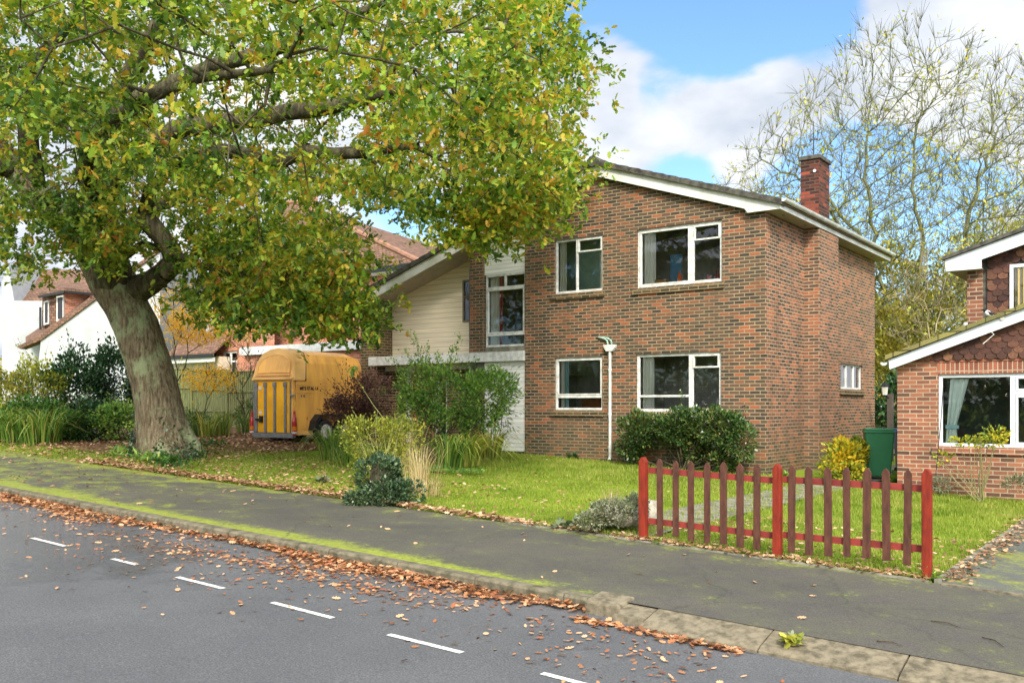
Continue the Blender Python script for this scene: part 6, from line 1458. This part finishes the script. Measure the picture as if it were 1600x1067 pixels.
# left wing with a small tiled porch
y3 = 5.4; wl_, wr_ = onY(335, 600, y3).x, ga
wz = onY(350, 440, y3).z; pw = (onY(348, 600, y3).x, onY(370, 600, y3).x, onY(350, 590, y3).z, onY(350, 549, y3).z)
mb = MB(); wall(mb, wl_, wr_-.01, .2, lambda x_: wz, y3, (pw,)); mb.poly([(wl_, y3+4, .2), (wl_, y3, .2), (wl_, y3, wz), (wl_, y3+4, wz)]); mb.build('wing_wall', M_brick_red, BH)
window(BH, *pw, y3, m=M_white, fr=.08, bars=(('v', (pw[0]+pw[1])/2, pw[2]+.08, pw[3]-.08, .09), ('h', pw[3]-.42, pw[0]+.08, (pw[0]+pw[1])/2-.05, .06), ('h', pw[3]-.42, (pw[0]+pw[1])/2+.05, pw[1]-.08, .06)), room=.8)
pa, pb_, pc = onY(262, 558, 4.6), onY(336, 558, 4.6), onY(300, 528, 5.4)
MB().prism([(pa.x, 4.5, pa.z), (pb_.x, 4.5, pa.z), (pb_.x, 5.6, pc.z+.1), (pa.x, 5.6, pc.z+.1)], (0, 0, .08)).build('porch_roof', M_tile_red, BH)
MB().box(pa.x, pb_.x, 4.44, 4.50, pa.z-.10, pa.z+.03).build('porch_gutter', M_blackw, BH); MB().box(pa.x, pb_.x, 4.52, 4.6, pa.z-.28, pa.z-.11).build('porch_fascia', M_white, BH)
MB().box(pa.x, pb_.x-.1, 4.9, 5.4, .3, pa.z-.05).build('porch_wall', painted('cream plaster', (.62, .52, .38), .9), BH)
MB().tube([(wl_+.1, y3-.06, pa.z-.3), (wl_+.1, y3-.06, wz-.5)], .05, 8).build('downpipe', M_blackw, BH)

# ------------------------------------------------------------------ white house at the far left
WH = empty('white_house', tuple(at(80, 634, 42)), 'white rendered house with brown tiled roof and red tile hung dormer at the far left', 'house')
mb = MB(); slab(mb, [(52, 640), (250, 640), (250, 392), (141, 474), (64, 531)], 40, 6); mb.build('gable_wall', M_render, WH)
mb = MB(); slab(mb, [(3, 640), (64, 640), (66, 470), (22, 470), (13, 412), (3, 440)], 44, 6); mb.build('rear_wall', M_render, WH)
mb = MB(); mb.prism([at(30, 545, 39.9), at(64, 531, 39.9), at(141, 474, 39.9), at(250, 392, 39.9), at(250, 386, 39.9), at(141, 467, 39.9), at(60, 526, 39.9), at(26, 541, 39.9)], FWv*.6); mb.build('verge_tiles', M_tile_red, WH)
rf = MB().poly([at(40, 540, 40.2), at(141, 470, 40.2), at(141, 452, 46), at(40, 520, 46)]).build('lean_roof', M_tile_red, WH)
mb = MB(); slab(mb, [(20, 475), (10, 415), (104, 415), (190, 470)], 44.5, .25); mb.v = [v for v in mb.v]
for i in (1, 2, 5, 6): mb.v[i] = mb.v[i] + FWv*3 + Vector((0, 0, .25))
mb.build('roof', M_tile_red, WH)
MB().prism([at(22, 473, 44.2), at(66, 476, 44.2), at(66, 479, 44.2), at(22, 476, 44.2)], FWv*.3).build('gutter', M_blackw, WH)
mb = MB(); slab(mb, [(66, 512), (66, 462), (100, 455), (100, 503)], 41.5, .6); dm = mb.build('dormer', M_tile_red, WH)
mb = MB(); mb.prism([at(100, 455, 41.5), at(146, 460, 42.6), at(146, 474, 42.6), at(100, 504, 41.5)], FWv*1.5); mb.build('dormer_cheek', M_brick_red, dm)
for a, b_, c, d_ in ((68, 76, 469, 508), (88, 99, 461, 502)):
    mb = MB(); slab(mb, [(a, d_), (b_, d_-2), (b_, c), (a, c+2)], 41.4, .2); wf = mb.build('window', M_white, WH)
    mb = MB(); slab(mb, [(a+2, d_-4), (b_-2, d_-5), (b_-2, c+3), (a+2, c+4)], 41.36, .03); mb.build('pane', M_glassdark, wf)
mb = MB(); mb.prism([at(62, 462, 41.2), at(100, 454, 41.2), at(148, 459, 42.2), at(110, 434, 45)], (0, 0, .12)); mb.build('dormer_roof', M_tile_red, WH)
mb = MB(); mb.bar(at(60, 464, 41.1), at(101, 456, 41.1), .10); mb.bar(at(101, 456, 41.1), at(148, 460, 42.2), .10); mb.build('dormer_gutter', M_blackw, WH)
MB().tube([at(63, 480, 41.3), at(63, 515, 41.3)], .05, 6).build('downpipe', M_blackw, WH)
